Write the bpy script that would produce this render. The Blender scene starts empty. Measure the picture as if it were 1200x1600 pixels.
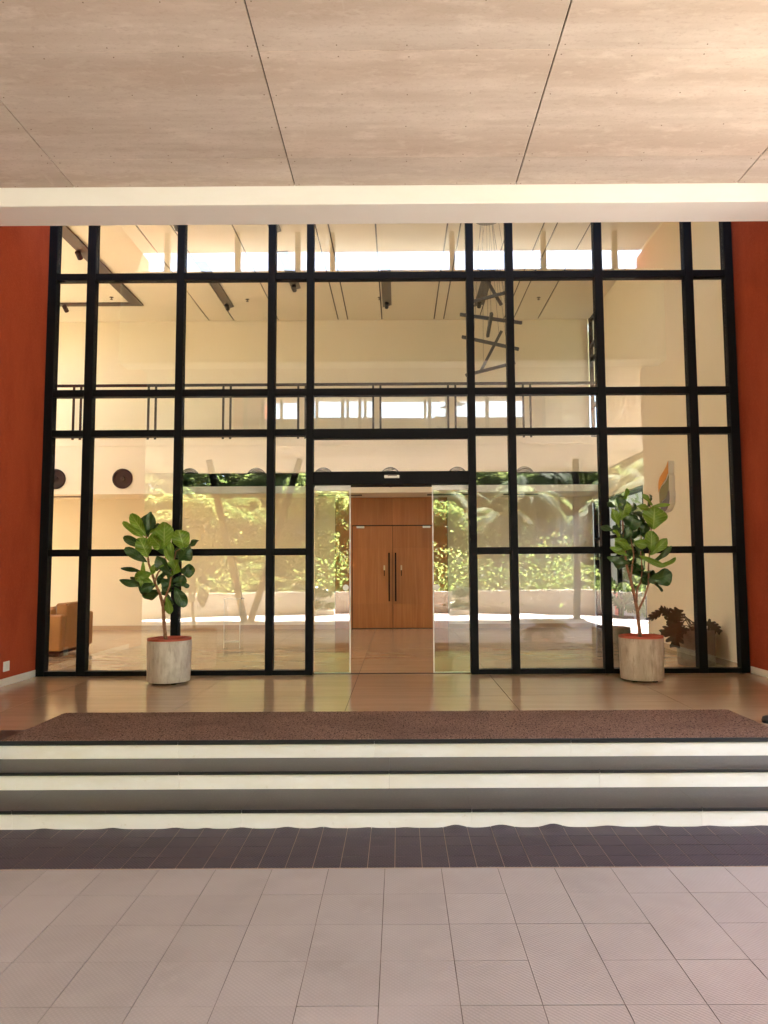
import bpy, math, random
from mathutils import Vector, Matrix
rnd = random.Random(7)
R = math.radians
sc = bpy.context.scene
col = sc.collection

# ------------------------------------------------------------------ camera
cam_d = bpy.data.cameras.new('camera'); cam = bpy.data.objects.new('camera', cam_d)
col.objects.link(cam); sc.camera = cam
FPX, PITCH, YAW, ROLL, SHX = 1119.7, 0.07821, 0.00198, -0.00545, 20.64
f = Vector((-math.sin(YAW)*math.cos(PITCH), math.cos(YAW)*math.cos(PITCH), math.sin(PITCH)))
r0 = Vector((math.cos(YAW), math.sin(YAW), 0)); u0 = r0.cross(f)
rv = r0*math.cos(ROLL) + u0*math.sin(ROLL); uv = rv.cross(f)
m = Matrix((rv, uv, -f)).transposed().to_4x4(); m.translation = Vector((0.079, 0, 1.6))
cam.matrix_world = m
cam_d.sensor_fit = 'VERTICAL'; cam_d.sensor_height = 36; cam_d.lens = FPX/1600*36
cam_d.shift_x = -SHX/1600; cam_d.clip_start = 0.05; cam_d.clip_end = 600

# ------------------------------------------------------------------ world, sun, exposure
SUN_EL, SUN_AZ = R(57), R(150)          # azimuth measured from +Y towards +X: behind the camera, a little right
w = bpy.data.worlds.new('World'); sc.world = w; w.use_nodes = True
nt = w.node_tree; bg = nt.nodes['Background']
sky = nt.nodes.new('ShaderNodeTexSky'); sky.sky_type = 'NISHITA'; sky.sun_disc = False
sky.sun_elevation = SUN_EL; sky.sun_rotation = SUN_AZ; sky.air_density = 1.0; sky.dust_density = 1.5; sky.ozone_density = 1.0
nt.links.new(sky.outputs[0], bg.inputs[0]); bg.inputs[1].default_value = 0.06
sl = bpy.data.lights.new('sun', 'SUN'); sl.energy = 5.0; sl.angle = R(0.5); sl.color = (1, 0.975, 0.94)
so = bpy.data.objects.new('sun', sl); col.objects.link(so)
sd = Vector((math.sin(SUN_AZ)*math.cos(SUN_EL), math.cos(SUN_AZ)*math.cos(SUN_EL), math.sin(SUN_EL)))
so.rotation_euler = sd.to_track_quat('Z', 'Y').to_euler(); so.location = sd*60
sc.view_settings.view_transform = 'Standard'; sc.view_settings.look = 'None'
sc.view_settings.exposure = 5.3; sc.view_settings.gamma = 1.0
sc.view_settings.use_curve_mapping = False
cy = sc.cycles
cy.max_bounces = 14; cy.diffuse_bounces = 8; cy.glossy_bounces = 6; cy.transmission_bounces = 8
cy.transparent_max_bounces = 40; cy.caustics_reflective = False; cy.caustics_refractive = False

# ------------------------------------------------------------------ material helpers
def pmat(name, base, layers=(), rough=0.6, bumps=(), spec=0.4, metal=0.0, randv=0.0, coat=0.0,
         trans=0.0, coords='POS', rough_layer=None):
    mt = bpy.data.materials.new(name); mt.use_nodes = True
    t = mt.node_tree; N = t.nodes; L = t.links
    b = N['Principled BSDF']
    if coords == 'POS': src = N.new('ShaderNodeNewGeometry').outputs['Position']
    else: src = N.new('ShaderNodeTexCoord').outputs['Object']
    def tex(scale, detail=4, dist=0.0, kind='NOISE'):
        mp = N.new('ShaderNodeMapping'); mp.inputs['Scale'].default_value = scale
        L.new(src, mp.inputs[0])
        if kind == 'NOISE':
            n = N.new('ShaderNodeTexNoise'); n.inputs['Scale'].default_value = 1.0
            n.inputs['Detail'].default_value = detail; n.inputs['Distortion'].default_value = dist
            n.inputs['Roughness'].default_value = 0.6
            L.new(mp.outputs[0], n.inputs['Vector']); return n.outputs['Fac']
        if kind == 'DOTS':
            sx = N.new('ShaderNodeSeparateXYZ'); L.new(mp.outputs[0], sx.inputs[0])
            o = []
            for k in (0, 1):
                s = N.new('ShaderNodeMath'); s.operation = 'SINE'; L.new(sx.outputs[k], s.inputs[0]); o.append(s.outputs[0])
            a = N.new('ShaderNodeMath'); a.operation = 'MULTIPLY'; L.new(o[0], a.inputs[0]); L.new(o[1], a.inputs[1])
            c = N.new('ShaderNodeMath'); c.operation = 'MULTIPLY_ADD'; c.inputs[1].default_value = 0.5; c.inputs[2].default_value = 0.5
            L.new(a.outputs[0], c.inputs[0]); return c.outputs[0]
    c = None
    rgb = N.new('ShaderNodeRGB'); rgb.outputs[0].default_value = (*base, 1); c = rgb.outputs[0]
    for ly in layers:
        sc_, lo, hi, colr, amt = ly[:5]; kind = ly[5] if len(ly) > 5 else 'NOISE'; det = ly[6] if len(ly) > 6 else 4
        fac = tex(sc_, det, 0.0, kind)
        mr = N.new('ShaderNodeMapRange'); mr.inputs[1].default_value = lo; mr.inputs[2].default_value = hi
        mr.inputs[3].default_value = 0; mr.inputs[4].default_value = amt; mr.clamp = True
        L.new(fac, mr.inputs[0])
        mx = N.new('ShaderNodeMix'); mx.data_type = 'RGBA'
        L.new(mr.outputs[0], mx.inputs[0]); L.new(c, mx.inputs[6]); mx.inputs[7].default_value = (*colr, 1)
        c = mx.outputs[2]
    if randv:
        oi = N.new('ShaderNodeObjectInfo')
        mr = N.new('ShaderNodeMapRange'); mr.inputs[3].default_value = 1-randv; mr.inputs[4].default_value = 1+randv
        L.new(oi.outputs['Random'], mr.inputs[0])
        hs = N.new('ShaderNodeHueSaturation'); L.new(mr.outputs[0], hs.inputs['Value']); L.new(c, hs.inputs['Color'])
        c = hs.outputs[0]
    L.new(c, b.inputs['Base Color'])
    b.inputs['Roughness'].default_value = rough; b.inputs['Metallic'].default_value = metal
    b.inputs['Specular IOR Level'].default_value = spec; b.inputs['Coat Weight'].default_value = coat
    if rough_layer:
        fac = tex(rough_layer[0]); mr = N.new('ShaderNodeMapRange')
        mr.inputs[1].default_value = 0.3; mr.inputs[2].default_value = 0.7
        mr.inputs[3].default_value = rough_layer[1]; mr.inputs[4].default_value = rough_layer[2]
        L.new(fac, mr.inputs[0]); L.new(mr.outputs[0], b.inputs['Roughness'])
    nrm = None
    for bp in bumps:
        sc_, stren, dist = bp[:3]; kind = bp[3] if len(bp) > 3 else 'NOISE'
        fac = tex(sc_, 5, 0, kind)
        bn = N.new('ShaderNodeBump'); bn.inputs['Strength'].default_value = stren; bn.inputs['Distance'].default_value = dist
        L.new(fac, bn.inputs['Height'])
        if nrm: L.new(nrm, bn.inputs['Normal'])
        nrm = bn.outputs[0]
    if nrm: L.new(nrm, b.inputs['Normal'])
    if trans:
        tr = N.new('ShaderNodeBsdfTranslucent'); L.new(c, tr.inputs[0])
        hs = N.new('ShaderNodeHueSaturation'); hs.inputs['Value'].default_value = 2.3; L.new(c, hs.inputs['Color']); L.new(hs.outputs[0], tr.inputs[0])
        ms = N.new('ShaderNodeMixShader'); ms.inputs[0].default_value = trans
        L.new(b.outputs[0], ms.inputs[1]); L.new(tr.outputs[0], ms.inputs[2])
        L.new(ms.outputs[0], N['Material Output'].inputs[0])
    return mt

def glass_mat(name, r0, tint):
    mt = bpy.data.materials.new(name); mt.use_nodes = True
    t = mt.node_tree; N = t.nodes; L = t.links; N.remove(N['Principled BSDF'])
    lw = N.new('ShaderNodeLayerWeight'); lw.inputs[0].default_value = 0.5
    p = N.new('ShaderNodeMath'); p.operation = 'POWER'; L.new(lw.outputs['Facing'], p.inputs[0]); p.inputs[1].default_value = 5
    ma = N.new('ShaderNodeMath'); ma.operation = 'MULTIPLY_ADD'; L.new(p.outputs[0], ma.inputs[0])
    ma.inputs[1].default_value = 1-r0; ma.inputs[2].default_value = r0
    tb = N.new('ShaderNodeBsdfTransparent'); tb.inputs[0].default_value = (*tint, 1)
    g = N.new('ShaderNodeBsdfGlossy'); g.inputs['Roughness'].default_value = 0.0; g.inputs[0].default_value = (1, 1, 1, 1)
    ms = N.new('ShaderNodeMixShader'); L.new(ma.outputs[0], ms.inputs[0]); L.new(tb.outputs[0], ms.inputs[1]); L.new(g.outputs[0], ms.inputs[2])
    gp = N.new('ShaderNodeNewGeometry'); nz = N.new('ShaderNodeTexNoise'); nz.inputs['Scale'].default_value = 1.7; nz.inputs['Detail'].default_value = 1
    L.new(gp.outputs['Position'], nz.inputs['Vector']); bn = N.new('ShaderNodeBump'); bn.inputs['Strength'].default_value = 1; bn.inputs['Distance'].default_value = .0005
    L.new(nz.outputs['Fac'], bn.inputs['Height']); L.new(bn.outputs[0], g.inputs['Normal'])
    L.new(ms.outputs[0], N['Material Output'].inputs[0]); return mt

def leaf_mat(name, c1, vein, trans=0.25, rough=0.35):
    """broad leaf: pale midrib and side veins drawn from the leaf's own UV"""
    mt = bpy.data.materials.new(name); mt.use_nodes = True
    t = mt.node_tree; N = t.nodes; L = t.links; b = N['Principled BSDF']
    uvn = N.new('ShaderNodeUVMap'); sx = N.new('ShaderNodeSeparateXYZ'); L.new(uvn.outputs[0], sx.inputs[0])
    def M(op, a, b_=None, c_=None):
        n = N.new('ShaderNodeMath'); n.operation = op
        for i, v in enumerate((a, b_, c_)):
            if v is None: continue
            if isinstance(v, (int, float)): n.inputs[i].default_value = v
            else: L.new(v, n.inputs[i])
        return n.outputs[0]
    au = M('ABSOLUTE', M('SUBTRACT', sx.outputs[0], 0.5))
    mid = M('LESS_THAN', au, 0.03)
    ph = M('FRACT', M('MULTIPLY', M('SUBTRACT', sx.outputs[1], M('MULTIPLY', au, 0.55)), 7.0))
    side = M('LESS_THAN', ph, 0.11)
    v = M('MAXIMUM', mid, side)
    ns = N.new('ShaderNodeTexNoise'); ns.inputs['Scale'].default_value = 9; tc = N.new('ShaderNodeTexCoord'); L.new(tc.outputs['Object'], ns.inputs['Vector'])
    hs = N.new('ShaderNodeHueSaturation'); hs.inputs['Color'].default_value = (*c1, 1)
    L.new(M('MULTIPLY_ADD', ns.outputs['Fac'], 0.9, 0.55), hs.inputs['Value'])
    mx = N.new('ShaderNodeMix'); mx.data_type = 'RGBA'; L.new(M('MULTIPLY', v, 0.75), mx.inputs[0]); L.new(hs.outputs[0], mx.inputs[6]); mx.inputs[7].default_value = (*vein, 1)
    L.new(mx.outputs[2], b.inputs['Base Color']); b.inputs['Roughness'].default_value = rough
    bn = N.new('ShaderNodeBump'); bn.inputs['Strength'].default_value = 0.6; bn.inputs['Distance'].default_value = 0.004; bn.invert = True
    L.new(v, bn.inputs['Height']); L.new(bn.outputs[0], b.inputs['Normal'])
    tr = N.new('ShaderNodeBsdfTranslucent'); L.new(mx.outputs[2], tr.inputs[0])
    ms = N.new('ShaderNodeMixShader'); ms.inputs[0].default_value = trans
    L.new(b.outputs[0], ms.inputs[1]); L.new(tr.outputs[0], ms.inputs[2]); L.new(ms.outputs[0], N['Material Output'].inputs[0])
    return mt

M = {}
M['ceil'] = pmat('fibre_cement_board', (.58, .52, .46), [
    ((.12, 1.7, 1), .44, .58, (.45, .365, .295), .75), ((.5, 7, 1), .42, .62, (.47, .40, .335), .55), ((1.2, 3.5, 1), .5, .7, (.67, .60, .53), .55),
    ((3, 9, 3), .56, .72, (.69, .625, .56), .5), ((22, 50, 20), .56, .7, (.42, .34, .28), .5), ((7, 16, 7), .56, .76, (.64, .59, .52), .6), ((14, 2.5, 5), .66, .8, (.60, .55, .49), .5), ((55, 60, 50), .55, .75, (.36, .31, .26), .35)],
    rough=.75, bumps=[((30, 40, 30), .15, .004)], randv=.06)
M['joint_dark'] = pmat('dark_joint', (.03, .025, .02), rough=.9)
M['joint_pale'] = pmat('pale_joint', (.10, .08, .065), rough=.9)
M['screw'] = pmat('screw_plug', (.20, .15, .115), rough=.8)
M['filler'] = pmat('pale_filler', (.74, .64, .52), [((9, 9, 9), .45, .6, (.25, .18, .13), .8)], rough=.8)
M['stick'] = pmat('lamp_bar_metal', (.03, .027, .025), rough=.5, spec=.3)
M['white_paint'] = pmat('white_paint', (.80, .80, .77), [((2, 2, 6), .45, .7, (.76, .75, .70), .5), ((25, 25, 25), .6, .8, (.72, .70, .65), .3)], rough=.55,
    bumps=[((40, 40, 40), .1, .002)])
M['red'] = pmat('rust_red_plaster', (.43, .075, .03), [((3, 3, 1.2), .4, .65, (.33, .05, .02), .8), ((.9, .9, .5), .42, .6, (.36, .056, .022), .6), ((45, 45, 45), .5, .75, (.48, .10, .045), .5),
    ((1.1, 1.1, .5), .5, .8, (.45, .09, .04), .6)], rough=.85, bumps=[((70, 70, 70), .9, .006), ((14, 14, 14), .4, .006)], spec=.2)
M['lobby_wall'] = pmat('cream_wall_paint', (.73, .67, .53), [((1, 1, .6), .4, .7, (.70, .625, .465), .5), ((12, 12, 5), .55, .8, (.76, .69, .54), .3)], rough=.7,
    bumps=[((60, 60, 60), .15, .002)])
M['lobby_white'] = pmat('warm_white_paint', (.74, .68, .545), [((1.3, 1.3, 1.3), .4, .7, (.71, .65, .515), .5)], rough=.65)
M['black_metal'] = pmat('black_powder_coat', (.007, .007, .009), [((30, 30, 4), .55, .8, (.012, .012, .012), .6)], rough=.6, spec=.1)
M['black_plain'] = pmat('black_plastic', (.008, .008, .008), rough=.6, spec=.2)
M['dark_grey'] = pmat('dark_grey_recess', (.10, .085, .07), rough=.7)
M['white_alu'] = pmat('white_aluminium', (.75, .74, .72), rough=.35)
M['white_plastic'] = pmat('white_plastic', (.8, .79, .76), rough=.4)
M['slab'] = pmat('travertine_slab', (.45, .33, .225), [((.5, 9, 1), .4, .62, (.34, .25, .155), .4), ((1.1, 30, 1), .5, .68, (.43, .33, .215), .3),
    ((2, 60, 1), .5, .75, (.30, .20, .12), .35), ((1.5, 4, 1), .5, .8, (.42, .32, .205), .3)], rough=.2, spec=.5, randv=.05, rough_layer=((2, 6, 1), .11, .18))
M['marble'] = pmat('cream_marble', (.80, .76, .73), [((3, 3, 9), .42, .68, (.73, .66, .58), .5), ((9, 9, 20), .55, .75, (.84, .81, .79), .6),
    ((26, 26, 26), .64, .78, (.55, .45, .34), .45), ((1.2, 1, 1.5), .52, .75, (.72, .62, .47), .5)], rough=.4, randv=.05, bumps=[((40, 40, 40), .1, .002)])
M['granite'] = pmat('dark_granite', (.045, .037, .035), [((60, 60, 60), .5, .7, (.09, .076, .07), .6), ((2, 6, 2), .45, .7, (.045, .037, .034), .7),
    ((12, 40, 9), .72, .8, (.26, .23, .2), .3)], rough=.34, spec=.22, randv=.08)
M['nosing'] = pmat('black_granite', (.015, .014, .016), [((20, 20, 20), .64, .75, (.12, .11, .10), .5)], rough=.3)
M['mat'] = pmat('brown_coir', (.20, .115, .085), [((150, 60, 150), .50, .64, (.42, .28, .21), .85, 'NOISE', 1), ((70, 28, 70), .55, .64, (.045, .022, .017), .8, 'NOISE', 1),
    ((2, 3, 2), .45, .7, (.10, .055, .04), .4)], rough=1.0, spec=.1, bumps=[((220, 220, 220), 1.0, .012)])
M['rubber'] = pmat('black_rubber', (.012, .012, .016), rough=.6)
M['paving'] = pmat('pinkish_grey_paver', (.31, .268, .245), [((2.2, 2.2, 2), .42, .68, (.25, .213, .193), .75), ((.7, .7, .7), .45, .62, (.34, .298, .275), .7), ((9, 9, 9), .58, .76, (.35, .305, .28), .5),
    ((300, 300, 1), .55, .95, (.37, .32, .29), .35, 'DOTS'), ((40, 40, 40), .66, .78, (.40, .345, .32), .5), ((5, 30, 5), .7, .8, (.42, .37, .345), .4)],
    rough=.55, bumps=[((300, 300, 1), .22, .004, 'DOTS'), ((90, 90, 90), .15, .002)], randv=.04, spec=.4)
M['paver_joint'] = pmat('paver_joint', (.07, .05, .04), [((4, 4, 4), .5, .65, (.22, .17, .14), .8)], rough=.95)
M['darkpaver'] = pmat('purple_grey_paver', (.042, .030, .039), [((3, 5, 3), .42, .68, (.058, .043, .05), .7), ((14, 14, 14), .6, .76, (.12, .095, .10), .5),
    ((300, 300, 1), .5, .95, (.085, .068, .078), .6, 'DOTS'), ((50, 50, 50), .68, .78, (.22, .19, .18), .5)], rough=.55,
    bumps=[((300, 300, 1), .5, .003, 'DOTS')], randv=.07)
M['dark_joint2'] = pmat('pale_grout', (.34, .25, .20), rough=.95)
M['wood'] = pmat('teak_veneer', (.38, .15, .048), [((5, 5, .5), .42, .66, (.30, .108, .032), .8), ((22, 22, .9), .48, .7, (.46, .20, .068), .7),
    ((80, 80, 1.8), .5, .7, (.30, .115, .035), .5)], rough=.38, randv=.07, bumps=[((80, 80, 2), .1, .001)])
M['groove'] = pmat('door_gap', (.03, .012, .006), rough=.8)
M['brass'] = pmat('brushed_brass', (.6, .48, .3), rough=.35, metal=.9)
M['steel'] = pmat('brushed_steel', (.6, .6, .6), rough=.3, metal=.9)
M['leather'] = pmat('tan_leather', (.42, .22, .09), [((5, 5, 5), .4, .7, (.36, .18, .07), .6)], rough=.5, bumps=[((120, 120, 120), .3, .002)])
M['concrete_pot'] = pmat('limewashed_concrete', (.46, .41, .36), [((9, 9, 3), .42, .62, (.62, .58, .53), .8), ((22, 22, 5), .52, .7, (.30, .255, .21), .75),
    ((4, 4, 4), .5, .7, (.36, .31, .26), .6), ((60, 60, 60), .6, .75, (.24, .2, .17), .5)], rough=.85, bumps=[((35, 35, 12), .5, .006)], coords='OBJ')
M['brown_pot'] = pmat('weathered_concrete', (.40, .33, .26), [((9, 9, 3), .42, .62, (.52, .44, .36), .8), ((24, 24, 5), .52, .7, (.25, .195, .145), .8),
    ((4, 4, 4), .5, .7, (.30, .24, .175), .6), ((60, 60, 60), .6, .75, (.2, .16, .12), .5)], rough=.85, bumps=[((35, 35, 12), .5, .006)], coords='OBJ')
M['grey_pot'] = pmat('grey_concrete', (.15, .135, .105), [((9, 9, 6), .45, .65, (.09, .08, .06), .7), ((30, 30, 30), .58, .75, (.21, .19, .155), .6)], rough=.85, bumps=[((30, 30, 30), .4, .005)])
M['terracotta'] = pmat('red_terracotta', (.42, .085, .05), [((20, 20, 20), .5, .7, (.34, .07, .04), .5)], rough=.6)
M['soil'] = pmat('potting_soil', (.05, .03, .02), [((60, 60, 60), .5, .7, (.10, .065, .04), .7)], rough=1, bumps=[((60, 60, 60), 1, .01)])
M['bark'] = pmat('plant_bark', (.24, .11, .06), [((30, 30, 70), .45, .65, (.36, .20, .12), .7), ((8, 8, 30), .5, .7, (.13, .06, .035), .6)], rough=.85, bumps=[((30, 30, 60), .5, .004)])
M['leaf_young_lit'] = leaf_mat('fig_leaf_bright', (.15, .27, .022), (.34, .45, .11), .3)  # young leaves, and leaves in the light: light put into the brighter green
M['leaf_old_shaded'] = leaf_mat('fig_leaf_dark', (.03, .075, .016), (.08, .14, .04), .12, .28)  # older leaves, and leaves in shade: shade put into the darker green
M['monstera'] = leaf_mat('monstera_leaf', (.010, .030, .010), (.02, .045, .02), .05, .5)
M['fol_a'] = pmat('leaf_bright_green', (.125, .155, .045), [((1, 1, 1), .4, .65, (.08, .11, .03), .7), ((.35, .35, .35), .45, .65, (.17, .175, .06), .6)], rough=.7, spec=.15, trans=.5)
M['fol_b'] = pmat('leaf_mid_green', (.095, .125, .035), [((1, 1, 1), .4, .65, (.06, .085, .022), .7), ((.35, .35, .35), .45, .65, (.14, .15, .05), .6)], rough=.7, spec=.15, trans=.5)
M['fol_palm'] = pmat('palm_frond_green', (.085, .105, .04), [((2, 2, 2), .4, .65, (.05, .065, .024), .7)], rough=.7, spec=.15, trans=.5)
M['fol_dark'] = pmat('dark_glossy_leaf', (.02, .045, .014), [((9, 9, 9), .4, .7, (.04, .075, .02), .6)], rough=.35, trans=.1)
M['trunk'] = pmat('tree_bark', (.16, .12, .085), [((6, 6, 2), .4, .7, (.09, .065, .045), .7)], rough=.95)
M['palm_trunk'] = pmat('palm_trunk', (.40, .35, .28), [((4, 4, 14), .45, .65, (.25, .21, .16), .7)], rough=.9)
M['absorber'] = pmat('grey_absorber', (.07, .065, .06), [((3, 3, 3), .4, .7, (.10, .09, .08), .6)], rough=.9)
M['earth'] = pmat('earth_and_grass', (.09, .075, .04), [((1.5, 1.5, 1.5), .42, .62, (.05, .08, .02), .8), ((8, 8, 8), .5, .7, (.13, .10, .06), .5)], rough=1, bumps=[((10, 10, 10), .8, .05)])
M['render_wall'] = pmat('pale_render', (.47, .44, .37), [((1, 1, 3), .4, .7, (.40, .37, .30), .6)], rough=.8)
M['orange'] = pmat('orange_enamel', (.62, .25, .035), rough=.4)
M['green'] = pmat('sage_enamel', (.16, .20, .09), rough=.4)
M['blue'] = pmat('slate_enamel', (.12, .14, .15), rough=.4)
M['red_pipe'] = pmat('red_pipe', (.6, .06, .04), rough=.35)
M['glass'] = glass_mat('facade_glass', .07, (.965, .965, .95))
M['door_glass'] = glass_mat('door_glass', .11, (.94, .95, .90))
M['rail_glass'] = glass_mat('balustrade_glass', .065, (.96, .97, .95))
M['acrylic'] = glass_mat('clear_acrylic', .06, (.96, .97, .97))
M['acrylic_edge'] = pmat('acrylic_edge', (.7, .72, .68), rough=.2)

# ------------------------------------------------------------------ geometry helpers
class MB:
    def __init__(s): s.v = []; s.f = []; s.uv = None
    def box(s, x0, x1, y0, y1, z0, z1):
        n = len(s.v)
        s.v += [(x0, y0, z0), (x1, y0, z0), (x1, y1, z0), (x0, y1, z0), (x0, y0, z1), (x1, y0, z1), (x1, y1, z1), (x0, y1, z1)]
        s.f += [tuple(n+i for i in q) for q in ((0, 3, 2, 1), (4, 5, 6, 7), (0, 1, 5, 4), (1, 2, 6, 5), (2, 3, 7, 6), (3, 0, 4, 7))]
        return s
    def bbox(s, x0, x1, y0, y1, z0, z1, c=.01):
        """box with chamfered edges"""
        cx, cy_, cz = (x0+x1)/2, (y0+y1)/2, (z0+z1)/2
        hx, hy, hz = (x1-x0)/2, (y1-y0)/2, (z1-z0)/2
        n = len(s.v); idx = {}
        for sx in (-1, 1):
            for sy in (-1, 1):
                for sz in (-1, 1):
                    for ax in range(3):
                        p = [sx*(hx-(0 if ax == 0 else c)), sy*(hy-(0 if ax == 1 else c)), sz*(hz-(0 if ax == 2 else c))]
                        idx[sx, sy, sz, ax] = len(s.v); s.v.append((cx+p[0], cy_+p[1], cz+p[2]))
        S = (-1, 1)
        for sg in S:
            s.f.append((idx[sg, -1, -1, 0], idx[sg, 1, -1, 0], idx[sg, 1, 1, 0], idx[sg, -1, 1, 0]) if sg > 0 else (idx[sg, -1, -1, 0], idx[sg, -1, 1, 0], idx[sg, 1, 1, 0], idx[sg, 1, -1, 0]))
            s.f.append((idx[-1, sg, -1, 1], idx[1, sg, -1, 1], idx[1, sg, 1, 1], idx[-1, sg, 1, 1]) if sg < 0 else (idx[-1, sg, -1, 1], idx[-1, sg, 1, 1], idx[1, sg, 1, 1], idx[1, sg, -1, 1]))
            s.f.append((idx[-1, -1, sg, 2], idx[1, -1, sg, 2], idx[1, 1, sg, 2], idx[-1, 1, sg, 2]) if sg > 0 else (idx[-1, -1, sg, 2], idx[-1, 1, sg, 2], idx[1, 1, sg, 2], idx[1, -1, sg, 2]))
        for a in S:
            for b in S:
                s.f.append((idx[a, b, -1, 0], idx[a, b, 1, 0], idx[a, b, 1, 1], idx[a, b, -1, 1]))
                s.f.append((idx[a, -1, b, 0], idx[a, 1, b, 0], idx[a, 1, b, 2], idx[a, -1, b, 2]))
                s.f.append((idx[-1, a, b, 1], idx[1, a, b, 1], idx[1, a, b, 2], idx[-1, a, b, 2]))
                for c_ in S: s.f.append((idx[a, b, c_, 0], idx[a, b, c_, 1], idx[a, b, c_, 2]))
        return s
    def tube(s, pts, rad, k=8, cap=True):
        pts = [Vector(p) for p in pts]; n0 = len(s.v)
        for i, p in enumerate(pts):
            d = (pts[min(i+1, len(pts)-1)]-pts[max(i-1, 0)]).normalized()
            a = d.orthogonal().normalized() if i == 0 else (pa - d*pa.dot(d)).normalized()
            pa = a; b = d.cross(a); rr = rad[i] if isinstance(rad, (list, tuple)) else rad
            for j in range(k):
                t = 2*math.pi*j/k; s.v.append(tuple(p+(a*math.cos(t)+b*math.sin(t))*rr))
        for i in range(len(pts)-1):
            for j in range(k):
                q = n0+i*k; s.f.append((q+j, q+(j+1) % k, q+k+(j+1) % k, q+k+j))
        if cap:
            s.f.append(tuple(n0+j for j in reversed(range(k)))); s.f.append(tuple(n0+(len(pts)-1)*k+j for j in range(k)))
        return s
    def bar(s, p, q, wx, wz):
        """square bar from p to q"""
        p = Vector(p); q = Vector(q); d = (q-p).normalized(); a = d.cross(Vector((0, 1, 0))).normalized(); b = d.cross(a)
        n = len(s.v)
        for o in (p, q):
            for (i, j) in ((-1, -1), (1, -1), (1, 1), (-1, 1)): s.v.append(tuple(o+a*i*wx/2+b*j*wz/2))
        s.f += [tuple(n+i for i in t) for t in ((0, 3, 2, 1), (4, 5, 6, 7), (0, 1, 5, 4), (1, 2, 6, 5), (2, 3, 7, 6), (3, 0, 4, 7))]
        return s
    def lathe(s, c, prof, k=28, sx=1.0, sy=1.0, cap=True):
        n0 = len(s.v)
        for (r_, z) in prof:
            for j in range(k):
                t = 2*math.pi*j/k; s.v.append((c[0]+r_*sx*math.cos(t), c[1]+r_*sy*math.sin(t), c[2]+z))
        for i in range(len(prof)-1):
            for j in range(k):
                q = n0+i*k; s.f.append((q+j, q+(j+1) % k, q+k+(j+1) % k, q+k+j))
        if cap: s.f.append(tuple(n0+j for j in reversed(range(k)))); s.f.append(tuple(n0+(len(prof)-1)*k+j for j in range(k)))
        return s
    def mesh(s, name, mat=None, smooth=False):
        me = bpy.data.meshes.new(name); me.from_pydata(s.v, [], s.f)
        if s.uv:
            ul = me.uv_layers.new(name='UVMap')
            for li, lp in enumerate(me.loops): ul.data[li].uv = s.uv[lp.vertex_index]
        if mat: me.materials.append(mat)
        if smooth: me.polygons.foreach_set('use_smooth', [True]*len(me.polygons))
        me.update(); return me

def tag(o, label=None, cat=None, group=None, kind=None):
    if label: o['label'] = label
    if cat: o['category'] = cat
    if group: o['group'] = group
    if kind: o['kind'] = kind
    return o
def thing(name, loc, label=None, cat=None, group=None, kind=None):
    o = bpy.data.objects.new(name, None); o.empty_display_size = .2; o.location = loc; col.objects.link(o)
    return tag(o, label, cat, group, kind)
def wloc(o):
    v = Vector((0, 0, 0))
    while o is not None: v += o.location; o = o.parent
    return v
def put(name, me, parent=None, loc=(0, 0, 0), rot=(0, 0, 0), label=None):
    """link a mesh; loc is in world coordinates, parents are unrotated"""
    o = bpy.data.objects.new(name, me); col.objects.link(o)
    o.location = Vector(loc)-(wloc(parent) if parent is not None else Vector((0, 0, 0))); o.parent = parent; o.rotation_euler = rot
    if label: o['label'] = label
    return o
def obj(name, mb, mat, parent=None, smooth=False, label=None):
    return put(name, mb.mesh(name, mat, smooth), parent, label=label)
_bc = {}
def boxpart(name, x0, x1, y0, y1, z0, z1, mat, parent=None, c=0, rot=(0, 0, 0)):
    """a box whose origin is its centre; equal boxes share one mesh"""
    key = (name, round(x1-x0, 4), round(y1-y0, 4), round(z1-z0, 4), mat.name, c)
    if key not in _bc:
        a, b, d = (x1-x0)/2, (y1-y0)/2, (z1-z0)/2
        mb = MB(); (mb.bbox(-a, a, -b, b, -d, d, c) if c else mb.box(-a, a, -b, b, -d, d)); _bc[key] = mb.mesh(name, mat)
    return put(name, _bc[key], parent, ((x0+x1)/2, (y0+y1)/2, (z0+z1)/2), rot)

FZ = .357           # lobby and landing floor level
FY = 8.55           # facade line
CZ = 6.9            # lobby ceiling
PZ = 4.92           # porch ceiling

# ------------------------------------------------------------------ ground and driveway
obj('ground', MB().box(-160, 160, -160, 160, -.5, -.03), M['earth'])['kind'] = 'structure'
road = obj('driveway_paving', MB().box(-9.4, 8.45, -11.5, 3.97, -.03, -.0028), M['paver_joint']); road['kind'] = 'structure'
P = .3015; G = .0032; rest = MB()
for j in range(0, 52):
    y1 = 3.967-j*P
    for i in range(-31, 28):
        x0 = -.005+i*P
        if abs(x0+.15) < 3.6 and j < 12:
            boxpart('paving_tile', x0+G/2, x0+P-G/2, y1-P+.0011, y1-.0011, -.02, rnd.uniform(-.0008, .0008), M['paving'], road)
        else: rest.box(x0+G/2, x0+P-G/2, y1-P+G/2, y1-G/2, -.02, rnd.uniform(-.001, .001))
o = obj('outer_paving_tiles', rest, M['paving'], road); o['kind'] = 'stuff'

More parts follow.
